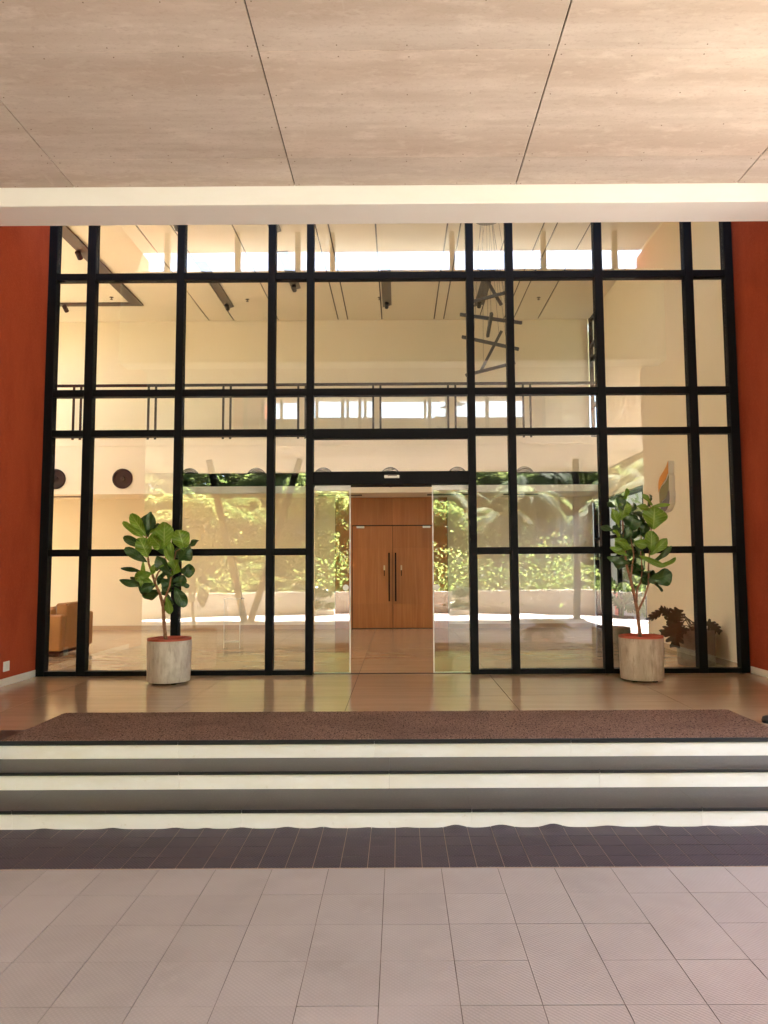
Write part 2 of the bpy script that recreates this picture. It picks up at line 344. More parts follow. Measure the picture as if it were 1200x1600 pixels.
strip = obj('dark_paving_strip', MB().box(-7, 7, 3.972, 4.556, -.03, .0015), M['dark_joint2']); strip['kind'] = 'structure'
Q = .147; bumps = [(-2.12, .007, .05), (-1.70, .009, .055), (-1.31, .008, .05), (-1.12, .006, .035), (-.90, .008, .05), (-.62, .010, .055), (-.40, .009, .045), (-.12, .005, .05), (.11, .004, .05),
    (.42, .018, .06), (.70, .017, .07), (1.02, .022, .065), (1.36, .009, .07), (1.66, .008, .05), (1.98, .006, .05), (2.3, .005, .06)]
def lift(x): return sum(h*math.exp(-((x-c)/s_)**2) for c, h, s_ in bumps)
for j in range(4):
    for i in range(-24, 24):
        x0 = .048+i*Q; y0 = 3.974+j*Q-.001; y1 = min(y0+Q-.003, 4.556)
        if j < 3: boxpart('dark_tile', x0+.0022, x0+Q-.0022, y0+.001, y1-.001, -.01, .004+rnd.uniform(-.0006, .0006), M['darkpaver'], strip)
        else:
            mb = MB(); n = 6; m_ = 3; xs = [x0+.0015+(Q-.003)*k/n for k in range(n+1)]
            for k in range(m_+1):
                t = k/m_
                for x in xs: mb.v.append((x-x0, (y1-y0)*t, .004+lift(x)*t*t))
            for k in range(m_):
                for a in range(n):
                    q = k*(n+1)+a; mb.f.append((q, q+1, q+n+2, q+n+1))
            b0 = len(mb.v)
            for x in xs: mb.v.append((x-x0, 0, -.01))
            for x in xs: mb.v.append((x-x0, y1-y0, -.01))
            top = m_*(n+1)
            for a in range(n):
                mb.f.append((b0+a, b0+a+1, a+1, a)); mb.f.append((top+a, top+a+1, b0+n+1+a+1, b0+n+1+a))
            put('dark_tile', mb.mesh('dark_tile', M['darkpaver']), strip, (x0, y0, 0))

# ------------------------------------------------------------------ entrance steps
steps = thing('entrance_steps', (0, 4.6, 0), kind='structure')
lev = [(4.560, 4.98, 0, .119), (4.965, 5.32, .119, .238), (5.300, 5.74, .238, .357)]
offs = [.52, .005, -.106]
obj('step_core', MB().box(-6.4, 6.4, 4.60, 8.3, -.03, .09).box(-6.4, 6.4, 5.0, 8.3, .09, .20).box(-6.4, 6.4, 5.34, 8.3, .2, .315), M['joint_pale'], steps)
for k, (yf, yb, z0, z1) in enumerate(lev):
    L_ = 1.42; x = offs[k]-5*L_
    while x < 6.2:
        a, b = x+.0007, x+L_-.0007
        boxpart('riser_slab', a, b, yf, yf+.03, z0 if k else -.01, z1-.022, M['marble'], steps)
        boxpart('nosing', a, b, yf-.018, yf+.004, z1-.021, z1+.001, M['nosing'], steps, .004)
        if k < 2: boxpart('tread_slab', a, b, yf+.0045, yb-.001, z1-.022, z1, M['granite'], steps)
        else: boxpart('edge_slab', a, b, yf+.0045, 5.70, z1-.022, z1, M['granite'], steps)
        x += L_
# short cheek where the landing runs further forward at the left
boxpart('cheek_riser', -6.4, -2.835, 4.97, 5.28, .239, .335, M['marble'], steps)
boxpart('cheek_cap', -6.4, -2.822, 4.955, 5.281, .336, .3585, M['nosing'], steps, .004)

# ------------------------------------------------------------------ landing and lobby floor slabs
landing = obj('landing_floor', MB().box(-4.19, 4.19, 5.703, 8.49, .30, .352), M['joint_dark']); landing['kind'] = 'structure'
xs = [-4.188, -3.445, -1.925, -.40, 1.125, 2.65, 4.188]
for a, b in zip(xs[:-1], xs[1:]):
    for c, d in ((5.704, 7.10), (7.10, 8.489)):
        boxpart('floor_slab', a+.0025, b-.0025, c+.001, d-.001, .33, FZ, M['slab'], landing)
lobby_floor = obj('lobby_floor', MB().box(-14, 4.15, 8.50, 15.0, .30, .352), M['joint_dark']); lobby_floor['kind'] = 'structure'
xs = [-14+.01]+[-.40+1.525*k for k in range(-8, 3)]+[4.148]
for a, b in zip(xs[:-1], xs[1:]):
    for c, d in ((8.51, 9.9), (9.9, 11.3), (11.3, 12.7), (12.7, 14.1), (14.1, 14.99)):
        boxpart('floor_slab', a+.0025, b-.0025, c+.001, d-.001, .33, FZ, M['slab'], lobby_floor)

# ------------------------------------------------------------------ red flanking walls
for s, lab in ((-1, 'rust red plastered wall left of the glass front, with a white socket low down'), (1, 'rust red plastered wall right of the glass front, behind the monstera pot side')):
    x0, x1 = sorted((s*4.19, s*4.46)); t = thing('red_wall', (s*4.3, 6.9, FZ), lab, 'wall', 'red walls flanking the glass front')
    obj('plaster', MB().box(x0, x1, 5.15, 8.62, -.02, CZ-.003), M['red'], t)
    for a, b in ((5.72, 6.65), (6.652, 7.58), (7.582, 8.49)):
        xa, xb = sorted((s*4.178, s*4.19)); boxpart('skirting', xa+(.0 if s > 0 else .0), xb, a, b, FZ+.001, FZ+.079, M['marble'], t)
t = thing('wall_socket', (-4.185, 7.865, .563), 'white square socket plate low on the left red wall', 'socket')
boxpart('plate', -4.19, -4.176, 7.81, 7.92, .51, .615, M['white_plastic'], t, .003)
boxpart('rocker', -4.1755, -4.172, 7.84, 7.89, .535, .59, M['white_alu'], t)
# left wing front, and an unseen right wall added to shade the court
t = thing('unseen_wing', (-9.3, 8.4, 0), 'plastered front wall of the wing left of the entrance', 'wall')
obj('plaster', MB().box(-14.2, -4.465, 8.3, 8.48, -.02, CZ-.003), M['red'], t); obj('inner_lining', MB().box(-14.0, -4.465, 8.4805, 8.503, .3, CZ-.003), M['lobby_wall'], t)
t = thing('unseen_wing', (7.6, 8.3, 0), 'unseen plastered wall added right of the entrance to shade the court', 'wall')
obj('plaster', MB().box(4.465, 10.5, 7.9, 8.15, -.02, CZ-.003), M['red'], t)

# ------------------------------------------------------------------ porch roof: boards, parapet beam, posts, high roof
porch = thing('porch_roof', (0, 0, PZ), 'deep flat porch roof lined with beige cement boards over the driveway', 'roof')
obj('slab', MB().box(-9.6, 7.12, -7.62, 5.998, PZ+.035, PZ+.26), M['white_paint'], porch)
obj('roof_absorber', MB().box(-9.6, 7.12, -7.62, 5.998, PZ+.2605, PZ+.27), M['absorber'], porch)  # unseen dark sheet added to cut sun bouncing up to the high soffit
obj('board_backing', MB().box(-9.55, 7.1, -7.6, 5.996, PZ+.022, PZ+.034), M['joint_dark'], porch)
obj('edge_trim', MB().box(-9.6, 7.12, -7.66, -7.621, PZ-.03, PZ+.26).box(7.121, 7.16, -7.62, 5.99, PZ-.03, PZ+.26).box(-9.64, -9.601, -7.62, 5.99, PZ-.03, PZ+.26), M['black_metal'], porch)
ys = [5.996]+[5.571-1.205*k for k in range(0, 11)]+[-7.6]
xs = [-9.55]+[-.808+1.921*k for k in range(-4, 5)]
xs = [x for x in xs if x < 7]+[7.1]
for a, b in zip(xs[:-1], xs[1:]):
    for d, c in zip(ys[:-1], ys[1:]):
        dz = rnd.uniform(0, .0015)
        boxpart('ceiling_board', a+.005, b-.005, c+.0022, d-.0022, PZ+dz, PZ+.021, M['ceil'], porch)
jf = MB()
for yy in ys[1:-1]: jf.box(-9.54, 7.09, yy-.002, yy+.002, PZ+.0025, PZ+.02)
obj('joint_filler', jf, M['filler'], porch)
sm = MB()
for a, b in zip(xs[:-1], xs[1:]):
    if b < -4.5 or a > 5: continue
    for d, c in zip(ys[:-1], ys[1:]):
        if d < 2.5: continue
        rows_ = [c+.05, c+.42, c+.79, d-.05] if d-c > .8 else [c+.05, d-.03]
        for yy in rows_:
            n = 5
            for k in range(n):
                xx = a+.05+(b-a-.1)*k/(n-1)+rnd.uniform(-.012, .012)
                sm.lathe((xx, yy+rnd.uniform(-.012, .012), PZ-.0015), [(.0048, 0), (.0048, .002)], 6)
o = obj('board_screws', sm, M['screw'], porch); o['kind'] = 'stuff'
beam = thing('parapet_beam', (0, 6.18, 4.757), 'long off-white plastered beam spanning above the landing', 'beam')
obj('plaster', MB().bbox(-9.6, 7.12, 6.0, 6.365, 4.757, 6.2, .006), M['white_paint'], beam)
hr = thing('upper_roof', (0, 9, CZ), 'high flat roof over the lobby, its soffit seen reflected above the sky strip', 'roof')
rb = MB()
for (a, b, c, d) in ((-14.3, -13.4, 5.45, 15.4), (-13.4, -7.5, 5.45, 9.9), (-13.4, -7.5, 12.6, 15.4), (4.4, 10.4, 15.401, 21.3), (7.2, 10.4, 8.0, 15.4), (-7.5, 7.2, 5.45, 15.4)): rb.box(a, b, c, d, CZ+.02, CZ+.35)  # unseen far-left opening added to light the lobby; court slabs added to block sun
obj('slab', rb, M['lobby_white'], hr)
for x in (-3.55, -2.44, -1.49, -.95, .94, 2.39, 3.51): boxpart('post', x-.04, x+.04, 6.10, 6.18, 6.2005, CZ+.0185, M['lobby_wall'], hr)

t = thing('porch_shade_wall', (-9.9, 0, 0), 'unseen rendered wall added left of the porch to darken that side', 'wall')
obj('render', MB().box(-10.1, -9.85, -5.5, 8.29, -.02, PZ+.2), M['render_wall'], t)  # added out of view to hold back light from the left
# slanted dark steel columns near the outer edge of the porch (seen reflected)
for (xt, xb, lab) in ((-5.68, -4.56, 'dark slanting steel column seen reflected in the glass, leaning left as it rises'), (-2.9, -4.38, 'dark slanting steel column seen reflected in the glass, leaning right as it rises'),
        (5.5, 5.42, 'dark upright steel column seen reflected at the right of the glass')):
    t = thing('porch_column', (xb, -4.6, 0), lab, 'column', 'steel columns holding the porch edge')
    obj('shaft', MB().bar((xb, -4.6, .02), (xt, -4.6, PZ-.02), .17, .17), M['black_metal'], t)
    boxpart('base_plate', xb-.2, xb+.2, -4.8, -4.4, .002, .019, M['black_metal'], t)

# ------------------------------------------------------------------ glass facade
fac = thing('glass_facade', (0, FY, FZ), 'tall black framed glass front with ten uprights and clear panes', 'glass front')
MX = [-4.14, -3.665, -2.572, -1.455, -.985, .965, 1.45, 2.538, 3.64, 4.13]
MW = [.10, .10, .088, .09, .086, .09, .09, .096, .10, .10]
RZ = [(.357, .412), (1.76, 1.842), (3.195, 3.275), (3.685, 3.768), (5.13, 5.215), (6.83, 6.898)]
for x, w_ in zip(MX, MW): boxpart('mullion', x-w_/2, x+w_/2, FY-.05, FY+.07, FZ, CZ+.0, M['black_metal'], fac, .004)
def edge(i, s): return MX[i]+s*MW[i]/2
for i in range(9):
    a, b = edge(i, 1), edge(i+1, -1)
    for k, (z0, z1) in enumerate(RZ):
        if i == 4 and k in (0, 1): continue
        if i == 4 and k == 2: z0 = 3.155
        boxpart('transom', a, b, FY-.045, FY+.065, z0, z1, M['black_metal'], fac, .003)
    for k in range(5):
        z0, z1 = RZ[k][1], RZ[k+1][0]
        if i == 4:
            if k == 0: continue
            if k == 1: z0, z1 = 2.76, 3.155
        boxpart('pane', a-.0, b+.0, FY+.004, FY+.014, z0, z1, M['glass'], fac, 0, (rnd.gauss(0, .0007), 0, rnd.gauss(0, .0006)))
# door head with white sensor, and the dark header box that runs on behind the fixed panes
hd = boxpart('door_head', edge(4, 1), edge(5, -1), FY-.04, FY+.075, 2.602, 2.757, M['black_metal'], fac, .004)
boxpart('door_sensor', -.09, .09, FY-.075, FY-.0405, 2.672, 2.708, M['white_plastic'], hd, .006)
boxpart('sensor_eye', -.05, .06, FY-.079, FY-.0755, 2.694, 2.702, M['dark_grey'], hd)
boxpart('header_box', -2.575, 2.545, FY+.0775, FY+.26, 2.60, 2.757, M['black_metal'], fac, .004)
boxpart('header_rail', -2.575, -.97, FY+.08, FY+.20, 2.515, 2.5985, M['white_alu'], fac)
boxpart('header_rail', .95, 2.545, FY+.08, FY+.20, 2.515, 2.5985, M['white_alu'], fac)
boxpart('floor_track', edge(4, 1), edge(5, -1), FY+.03, FY+.075, FZ+.0005, FZ+.006, M['groove'], fac)

for s, lab in ((-1, 'left sliding glass door leaf, slid open, with a round white sticker'), (1, 'right sliding glass door leaf, slid open, with a round white sticker')):
    xo, xi = s*.93, (-.512 if s < 0 else .495)
    a, b = sorted((xo, xi)); t = thing('sliding_door', ((a+b)/2, FY+.05, FZ), lab, 'sliding door', 'open sliding door leaves')
    boxpart('glass_panel', a+.004, b-.004, FY+.045, FY+.055, FZ+.02, 2.535, M['door_glass'], t, 0, (0, 0, s*.0012))
    boxpart('top_rail', a, b, FY+.035, FY+.068, 2.536, 2.598, M['white_alu'], t, .003)
    e0, e1 = (b, b+.014) if s < 0 else (a-.014, a)
    boxpart('edge_seal', e0, e1, FY+.038, FY+.062, FZ+.008, 2.598, M['white_alu'], t)
    boxpart('bottom_rail', a, b, FY+.04, FY+.06, FZ+.007, FZ+.0195, M['steel'], t)
    cx = b-.045 if s < 0 else a+.03
    st = MB().lathe((0, 0, 0), [(.036, 0), (.036, .0015)], 24); o = put('sticker', st.mesh('sticker', M['white_plastic']), t, (cx, FY+.0445, 1.372), (R(90), 0, 0))
    st = MB().lathe((0, 0, 0), [(.016, 0), (.016, .0008)], 16); put('sticker_mark', st.mesh('sticker_mark', pmat('pale_grey_print', (.5, .49, .47))), o, (cx, FY+.0425, 1.372))

# ------------------------------------------------------------------ lobby shell
BY = 15.0
bw = thing('lobby_back_wall', (-5, BY, FZ), 'cream painted back wall of the lobby behind the balcony', 'wall')
obj('plaster', MB().box(-14, 4.15, BY, BY+.3, .30, CZ+.3), M['lobby_wall'], bw)
x = -13.9
while x < 4:
    e = min(x+1.5, 4.13)
    if not (x < 1.1 and e > -1.25): boxpart('skirting', x, e-.003, BY-.012, BY-.0005, FZ+.001, FZ+.085, M['slab'], bw)
    elif x < -1.25: boxpart('skirting', x, -1.253, BY-.012, BY-.0005, FZ+.001, FZ+.085, M['slab'], bw)
    elif e > 1.1: boxpart('skirting', 1.103, e-.003, BY-.012, BY-.0005, FZ+.001, FZ+.085, M['slab'], bw)
    x += 1.5
rw = thing('lobby_side_wall', (4.2, 11.8, FZ), 'cream side wall of the lobby behind the monstera, carrying the leaf emblem', 'wall')
obj('plaster', MB().box(4.15, 4.4, 8.625, 11.88, .30, CZ+.0).box(4.15, 4.4, 11.88, 14.28, 2.96, CZ).box(4.15, 4.4, 14.28, BY, 2.96, 3.55), M['lobby_wall'], rw)
for a, b in ((8.63, 9.75), (9.752, 10.85), (10.852, 11.87)): boxpart('skirting', 4.138, 4.1495, a, b, FZ+.001, FZ+.082, M['slab'], rw)
lw = thing('lobby_left_wall', (-14, 11.8, FZ), 'cream end wall far along the lobby to the left', 'wall')
obj('plaster', MB().box(-14.2, -14.003, 8.505, BY+.3, .3, CZ), M['lobby_wall'], lw)
# lobby ceiling panels: slots are gaps between boards
lc = thing('lobby_ceiling', (-5, 11.8, CZ), kind='structure')
LX = [-3.95, -3.42, -2.47, -1.19, -.985, -.255, .86, 1.065, 1.82, 2.355, 2.56, 3.08]
ex = [-7.49]+LX+[4.149]
obj('ceiling_border', MB().box(-13.99, -7.51, 8.51, 9.9, CZ, CZ+.0195).box(-13.99, -7.51, 12.6, BY-.004, CZ, CZ+.0195), M['lobby_white'], lc)
for a, b in zip(ex[:-1], ex[1:]): boxpart('ceiling_panel', a+.013, b-.013, 8.625, BY-.004, CZ, CZ+.0195, M['lobby_white'], lc)
obj('soffit_board', MB().box(-9.6, 7.1, 5.46, 8.49, CZ, CZ+.0195), M['lobby_white'], lc)
obj('slot_backing', MB().box(-4.2, 3.3, 8.63, BY-.01, CZ+.0196, CZ+.0215), M['joint_dark'], lc)

# long grey recessed trays with spotlights
for (x, ya, yb, lab) in ((-3.32, 12.0, 14.25, 'first grey ceiling tray from the left with a spotlight at its end'), (-3.28, 8.7, 10.85, 'front grey ceiling tray nearest the glass at the left'),
        (-1.83, 8.7, 11.0, 'front grey ceiling tray left of centre, nearest the glass'), (-1.84, 11.6, 13.3, 'grey ceiling tray left of centre, ending short of the others'),
        (-.13, 12.0, 14.2, 'grey ceiling tray over the middle of the lobby with a spotlight'), (1.72, 12.0, 14.2, 'grey ceiling tray right of the hanging stick lamp')):
    t = thing('ceiling_tray', (x, (ya+yb)/2, CZ), lab, 'ceiling light', 'grey ceiling trays with spotlights')
    mb = MB(); n = 8
    mb.v = [(x-.09, ya, CZ-.012), (x+.09, ya, CZ-.012), (x+.09, yb-.12, CZ-.012), (x-.09, yb, CZ-.012), (x-.09, ya, CZ-.001), (x+.09, ya, CZ-.001), (x+.09, yb-.12, CZ-.001), (x-.09, yb, CZ-.001)]
    mb.f = [(0, 3, 2, 1), (4, 5, 6, 7), (0, 1, 5, 4), (1, 2, 6, 5), (2, 3, 7, 6), (3, 0, 4, 7)]
    obj('tray', mb, M['dark_grey'], t)
    o = obj('spotlight', MB().tube([(x-.01, yb-.28, CZ-.012), (x-.01, yb-.28, CZ-.07)], .012).tube([(x-.01, yb-.33, CZ-.05), (x-.01, yb-.22, CZ-.10)], .04, 12), M['black_plain'], t)
t = thing('corner_track', (-5.2, 12, CZ), 'L-shaped grey ceiling track with spotlights at the upper left', 'ceiling light')
obj('track', MB().box(-5.24, -5.02, 8.7, 14.0, CZ-.03, CZ-.001).box(-7.48, -5.24, 13.86, 14.0, CZ-.03, CZ-.001), M['dark_grey'], t)
for (x, y) in ((-5.2, 11.5), (-6.55, 13.93)): obj('spotlight', MB().tube([(x, y, CZ-.03), (x, y, CZ-.09)], .012).tube([(x, y-.05, CZ-.07), (x, y+.06, CZ-.13)], .045, 12), M['black_plain'], t)
for (x, y, lab) in ((-5.5, 13.6, 'small ceiling sprinkler near the corner track'), (-2.88, 13.75, 'small ceiling sprinkler left of the middle trays'), (2.86, 13.75, 'small ceiling sprinkler at the right of the ceiling'), (-.27, 13.7, 'small ceiling sprinkler beside the middle tray')):
    t = thing('sprinkler', (x, y, CZ), lab, 'sprinkler', 'ceiling sprinklers')
    obj('head', MB().lathe((x, y, CZ-.045), [(.028, 0), (.028, .004), (.008, .006), (.008, .04), (.04, .041), (.04, .0445)], 12), M['dark_grey'], t)

# balcony bulkhead with round nozzles, slots, railing
bk = thing('balcony', (-5, 14, 3.08), 'warm white bulkhead balcony across the back of the lobby with round black air nozzles', 'balcony')
obj('fascia', MB().box(-13.99, 4.148, 14.0, BY-.002, 3.08, 4.02).box(-13.99, 4.148, 14.012, BY-.002, 4.02, 4.032).box(-13.99, 4.148, 14.0, BY-.002, 4.032, 4.16), M['lobby_white'], bk)
for k in range(-3, 9):
    x = -6.67+1.318*k
    if x < -9 or x > 3: continue
    g = put('air_nozzle', MB().lathe((0, 0, 0), [(.20, 0), (.20, .012), (.165, .018), (.14, -.02), (.10, -.03), (.10, -.012), (.055, -.012), (.05, .02), (.0, .03)], 28).mesh('air_nozzle', M['black_plain'], False), bk, (x, 13.999, 3.385), (R(90), 0, 0))
for (a, b) in ((-6.95, -6.22), (-1.55, -.66), (.66, 1.55), (2.2, 2.9)): boxpart('air_grille', a, b, 14.35, 14.5, 3.070, 3.079, M['black_plain'], bk)
rl = thing('balcony_railing', (-5, 14.05, 4.16), 'black balcony railing with paired posts and glass infill', 'railing')
obj('handrail', MB().bbox(-9, 4.14, 14.02, 14.07, 5.235, 5.285, .004), M['black_metal'], rl)
pp = [-9.31+1.4915*k for k in range(9)]; px_ = [(-.415+1.4915*k) for k in range(-5, 3)]
for x in px_:
    boxpart('rail_post', x-.02, x+.02, 14.03, 14.06, 4.1605, 5.234, M['black_metal'], rl); boxpart('rail_post', x+.125, x+.165, 14.03, 14.06, 4.1605, 5.234, M['black_metal'], rl)
for x in px_[:-1]+[px_[-1]]:
    b = min(x+1.4715, 4.12)
    boxpart('glass_infill', x+.166, b-.001, 14.04, 14.05, 4.22, 5.10, M['rail_glass'], rl, 0, (rnd.gauss(0, .001), 0, rnd.gauss(0, .001)))

# wood wall with double door
wd = thing('timber_double_door', (-.05, BY, FZ), 'tall teak double door with black bar handles set in teak panelling', 'door')
yf = BY-.05
boxpart('backing', -1.25, 1.10, BY-.03, BY-.001, FZ, 3.079, M['groove'], wd)
for a, b in ((-1.24, -.06), (-.055, 1.09)): boxpart('top_panel', a, b, yf, BY-.031, 2.50, 3.078, M['wood'], wd, .003)
boxpart('side_panel', -1.24, -.90, yf, BY-.031, FZ, 2.495, M['wood'], wd, .003)
boxpart('side_panel', .80, 1.09, yf, BY-.031, FZ, 2.495, M['wood'], wd, .003)
for a, b, hx, lx in ((-.885, -.054, -.125, -.225), (-.046, .785, .01, .13)):
    lf = boxpart('door_leaf', a, b, yf+.004, BY-.031, FZ+.012, 2.478, M['wood'], wd, .002)
    for z0, z1 in ((FZ+.012, .87), (.876, 2.02), (2.026, 2.478)): boxpart('door_panel', a+.002, b-.002, yf-.004, yf+.0035, z0, z1, M['wood'], lf, .002)
    obj('pull_handle', MB().box(hx-.014, hx+.014, yf-.07, yf-.045, .92, 1.92).box(hx-.012, hx+.012, yf-.045, yf-.004, 1.02, 1.05).box(hx-.012, hx+.012, yf-.045, yf-.004, 1.79, 1.82), M['black_metal'], lf)
    obj('lock', MB().box(lx-.016, lx+.016, yf-.02, yf-.0045, 1.56, 1.66), M['brass'], lf)
    obj('key', MB().box(lx-.008, lx+.008, yf-.02, yf-.008, 1.44, 1.558), M['groove'], lf)
for x in (-.80, .58): boxpart('door_closer', x, x+.16, yf-.05, yf-.001, 2.435, 2.475, M['steel'], wd, .004)

# side glazing in the right wall: black frame, panes
sg = thing('side_window', (4.2, 13.4, FZ), 'black framed floor length side window at the right of the lobby', 'window')
fr = [(11.88, 11.96), (13.4, 13.46), (14.1, 14.16), (14.9, 14.98)]
for a, b in fr: boxpart('frame_post', 4.16, 4.24, a, b, FZ, 2.955, M['black_metal'], sg)
for i in range(3):
    a, b = fr[i][1], fr[i+1][0]
    for z in (FZ, .62, 1.75, 2.15, 2.88): boxpart('frame_rail', 4.165, 4.235, a+.001, b-.001, z, z+.06, M['black_metal'], sg)
    for z0, z1 in ((FZ+.06, .62), (.68, 1.75), (1.81, 2.15), (2.21, 2.88)): boxpart('window_pane', 4.195, 4.205, a, b, z0, z1, M['acrylic'], sg)
su = thing('upper_side_window', (4.2, 14.6, 3.6), 'narrow tall black framed window high on the right beside the balcony', 'window')
for a, b in ((14.285, 14.35), (14.93, 14.99)): boxpart('frame_post', 4.16, 4.24, a, b, 3.555, CZ-.003, M['black_metal'], su)
for z in (3.56, 4.3, 4.95, 5.3, 5.95, 6.25, 6.82): boxpart('frame_rail', 4.165, 4.235, 14.351, 14.929, z, z+.07, M['black_metal'], su)
for z0, z1 in ((3.63, 4.3), (4.37, 4.95), (5.02, 5.3), (5.37, 5.95), (6.02, 6.25), (6.32, 6.82)): boxpart('window_pane', 4.195, 4.205, 14.35, 14.93, z0, z1, M['acrylic'], su)
boxpart('white_reveal', 4.135, 4.1495, 14.2, 14.28, 3.55, CZ-.004, M['white_alu'], su)

# leaf emblem on the side wall
LOGO = {'orange': [(10.492, 3.158), (10.508, 2.979), (10.558, 2.954), (10.615, 2.899), (10.725, 2.858), (10.826, 2.814), (10.885, 2.773), (10.916, 2.72), (10.931, 2.794), (10.906, 2.896), (10.845, 2.96), (10.754, 3.004), (10.665, 3.039), (10.577, 3.089)],
 'green': [(10.491, 2.946), (10.51, 2.74), (10.551, 2.698), (10.62, 2.627), (10.771, 2.595), (10.828, 2.561), (10.893, 2.567), (10.896, 2.694), (10.852, 2.77), (10.772, 2.816), (10.641, 2.848), (10.565, 2.885)],
 'blue': [(10.491, 2.73), (10.487, 2.614), (10.515, 2.532), (10.583, 2.469), (10.659, 2.429), (10.767, 2.414), (10.849, 2.459), (10.864, 2.524), (10.817, 2.56), (10.75, 2.589), (10.616, 2.623), (10.547, 2.693)]}
lg = thing('leaf_emblem', (4.1, 10.7, 2.8), 'raised emblem of orange, green and slate leaf shapes on the cream side wall', 'sign')
for k, pts in LOGO.items():
    n = len(pts); mb = MB(); mb.v = [(4.062, y, z) for y, z in pts]+[(4.149, y, z) for y, z in pts]
    mb.f = [tuple(reversed(range(n)))]+[(i, (i+1) % n, n+(i+1) % n, n+i) for i in range(n)]
    body = obj(k+'_leaf_body', mb, M['white_paint'], lg)
    mf = MB(); mf.v = [(4.058, y, z) for y, z in pts]+[(4.0618, y, z) for y, z in pts]
    mf.f = [tuple(range(n))]+[(i, (i+1) % n, n+(i+1) % n, n+i) for i in range(n)]; obj(k+'_leaf_face', mf, M[k], body)

# hanging stick lamp
pl = thing('stick_chandelier', (1.45, 10.5, 4.43), 'hanging lamp of crossed dark metal bars on thin wires', 'lamp')
obj('canopy', MB().lathe((1.45, 10.5, CZ-.03), [(.2, 0), (.2, .029)], 24), M['dark_grey'], pl)
bars = [((1.01, 10.4, 5.357), (1.96, 10.6, 5.292)), ((1.054, 10.6, 5.082), (1.854, 10.3, 4.793)), ((1.63, 10.45, 5.118), (1.325, 10.55, 4.543)), ((1.084, 10.4, 4.437), (1.843, 10.6, 4.676)),
    ((1.15, 10.5, 5.575), (1.75, 10.4, 5.70)), ((1.289, 10.4, 6.108), (1.657, 10.6, 5.57)), ((1.451, 10.2, 5.296), (1.478, 10.9, 5.187))]
for p, q in bars:
    b = obj('bar', MB().bar(p, q, .042, .042), M['stick'], pl)
    pm = Vector(p).lerp(Vector(q), .12); qm = Vector(p).lerp(Vector(q), .88)
    for v in (pm, qm): obj('wire', MB().tube([v, (1.45+(v.x-1.45)*.35+rnd.uniform(-.05, .05), 10.5+rnd.uniform(-.05, .05), CZ-.03)], .0028, 4), M['black_plain'], b)

# armchair
ac = thing('armchair', (-5.2, 10.87, FZ), 'boxy tan leather armchair seen from behind at the left of the lobby', 'armchair')
obj('backrest', MB().bbox(-4.93, -4.74, 10.49, 11.26, .44, 1.115, .03), M['leather'], ac, True)
obj('armrest', MB().bbox(-5.62, -4.755, 10.34, 10.485, .44, .955, .02), M['leather'], ac)
obj('armrest', MB().bbox(-5.62, -4.755, 11.265, 11.41, .44, .955, .02), M['leather'], ac)
obj('seat', MB().bbox(-5.62, -4.94, 10.49, 11.26, .46, .76, .03), M['leather'], ac)
obj('back_cushion', MB().bbox(-5.10, -4.945, 10.5, 11.25, .78, 1.06, .04), M['leather'], ac)
obj('plinth', MB().box(-5.58, -4.79, 10.38, 11.37, .40, .439), M['black_plain'], ac)
for x in (-5.5, -4.85):
    for y in (10.43, 11.3): boxpart('leg', x-.03, x+.03, y-.03, y+.03, FZ+.0005, .3995, M['black_plain'], ac)

# clear acrylic stand
st = thing('acrylic_stand', (-2.55, 11.5, FZ), 'clear acrylic display stand on the lobby floor behind the left fig pot', 'stand')
for x in (-2.69, -2.44): boxpart('side_sheet', x, x+.012, 11.40, 11.65, FZ+.001, 1.12, M['acrylic'], st); boxpart('sheet_edge', x-.001, x+.013, 11.394, 11.3995, FZ+.001, 1.12, M['acrylic_edge'], st)
boxpart('top_sheet', -2.70, -2.42, 11.39, 11.66, 1.121, 1.133, M['acrylic_edge'], st)
boxpart('shelf', -2.677, -2.441, 11.40, 11.65, .45, .46, M['acrylic_edge'], st)

# ------------------------------------------------------------------ mats and small things on the landing
t = thing('entrance_mat', (0, 5.8, FZ), 'wide brown coir mat lying along the top step', 'mat')
obj('pile', MB().bbox(-2.81, 2.905, 5.285, 6.29, FZ+.0015, FZ+.016, .004), M['mat'], t)
obj('edge_band', MB().box(-2.815, 2.91, 5.276, 5.2845, FZ+.0015, FZ+.013), M['rubber'], t)
t = thing('door_stop', (3.02, 5.83, FZ), 'small black rubber stop on the landing at the right end of the mat', 'door stop')
obj('rubber', MB().lathe((3.02, 5.83, FZ+.0005), [(.05, 0), (.055, .02), (.045, .045), (.02, .055)], 16), M['rubber'], t, True)

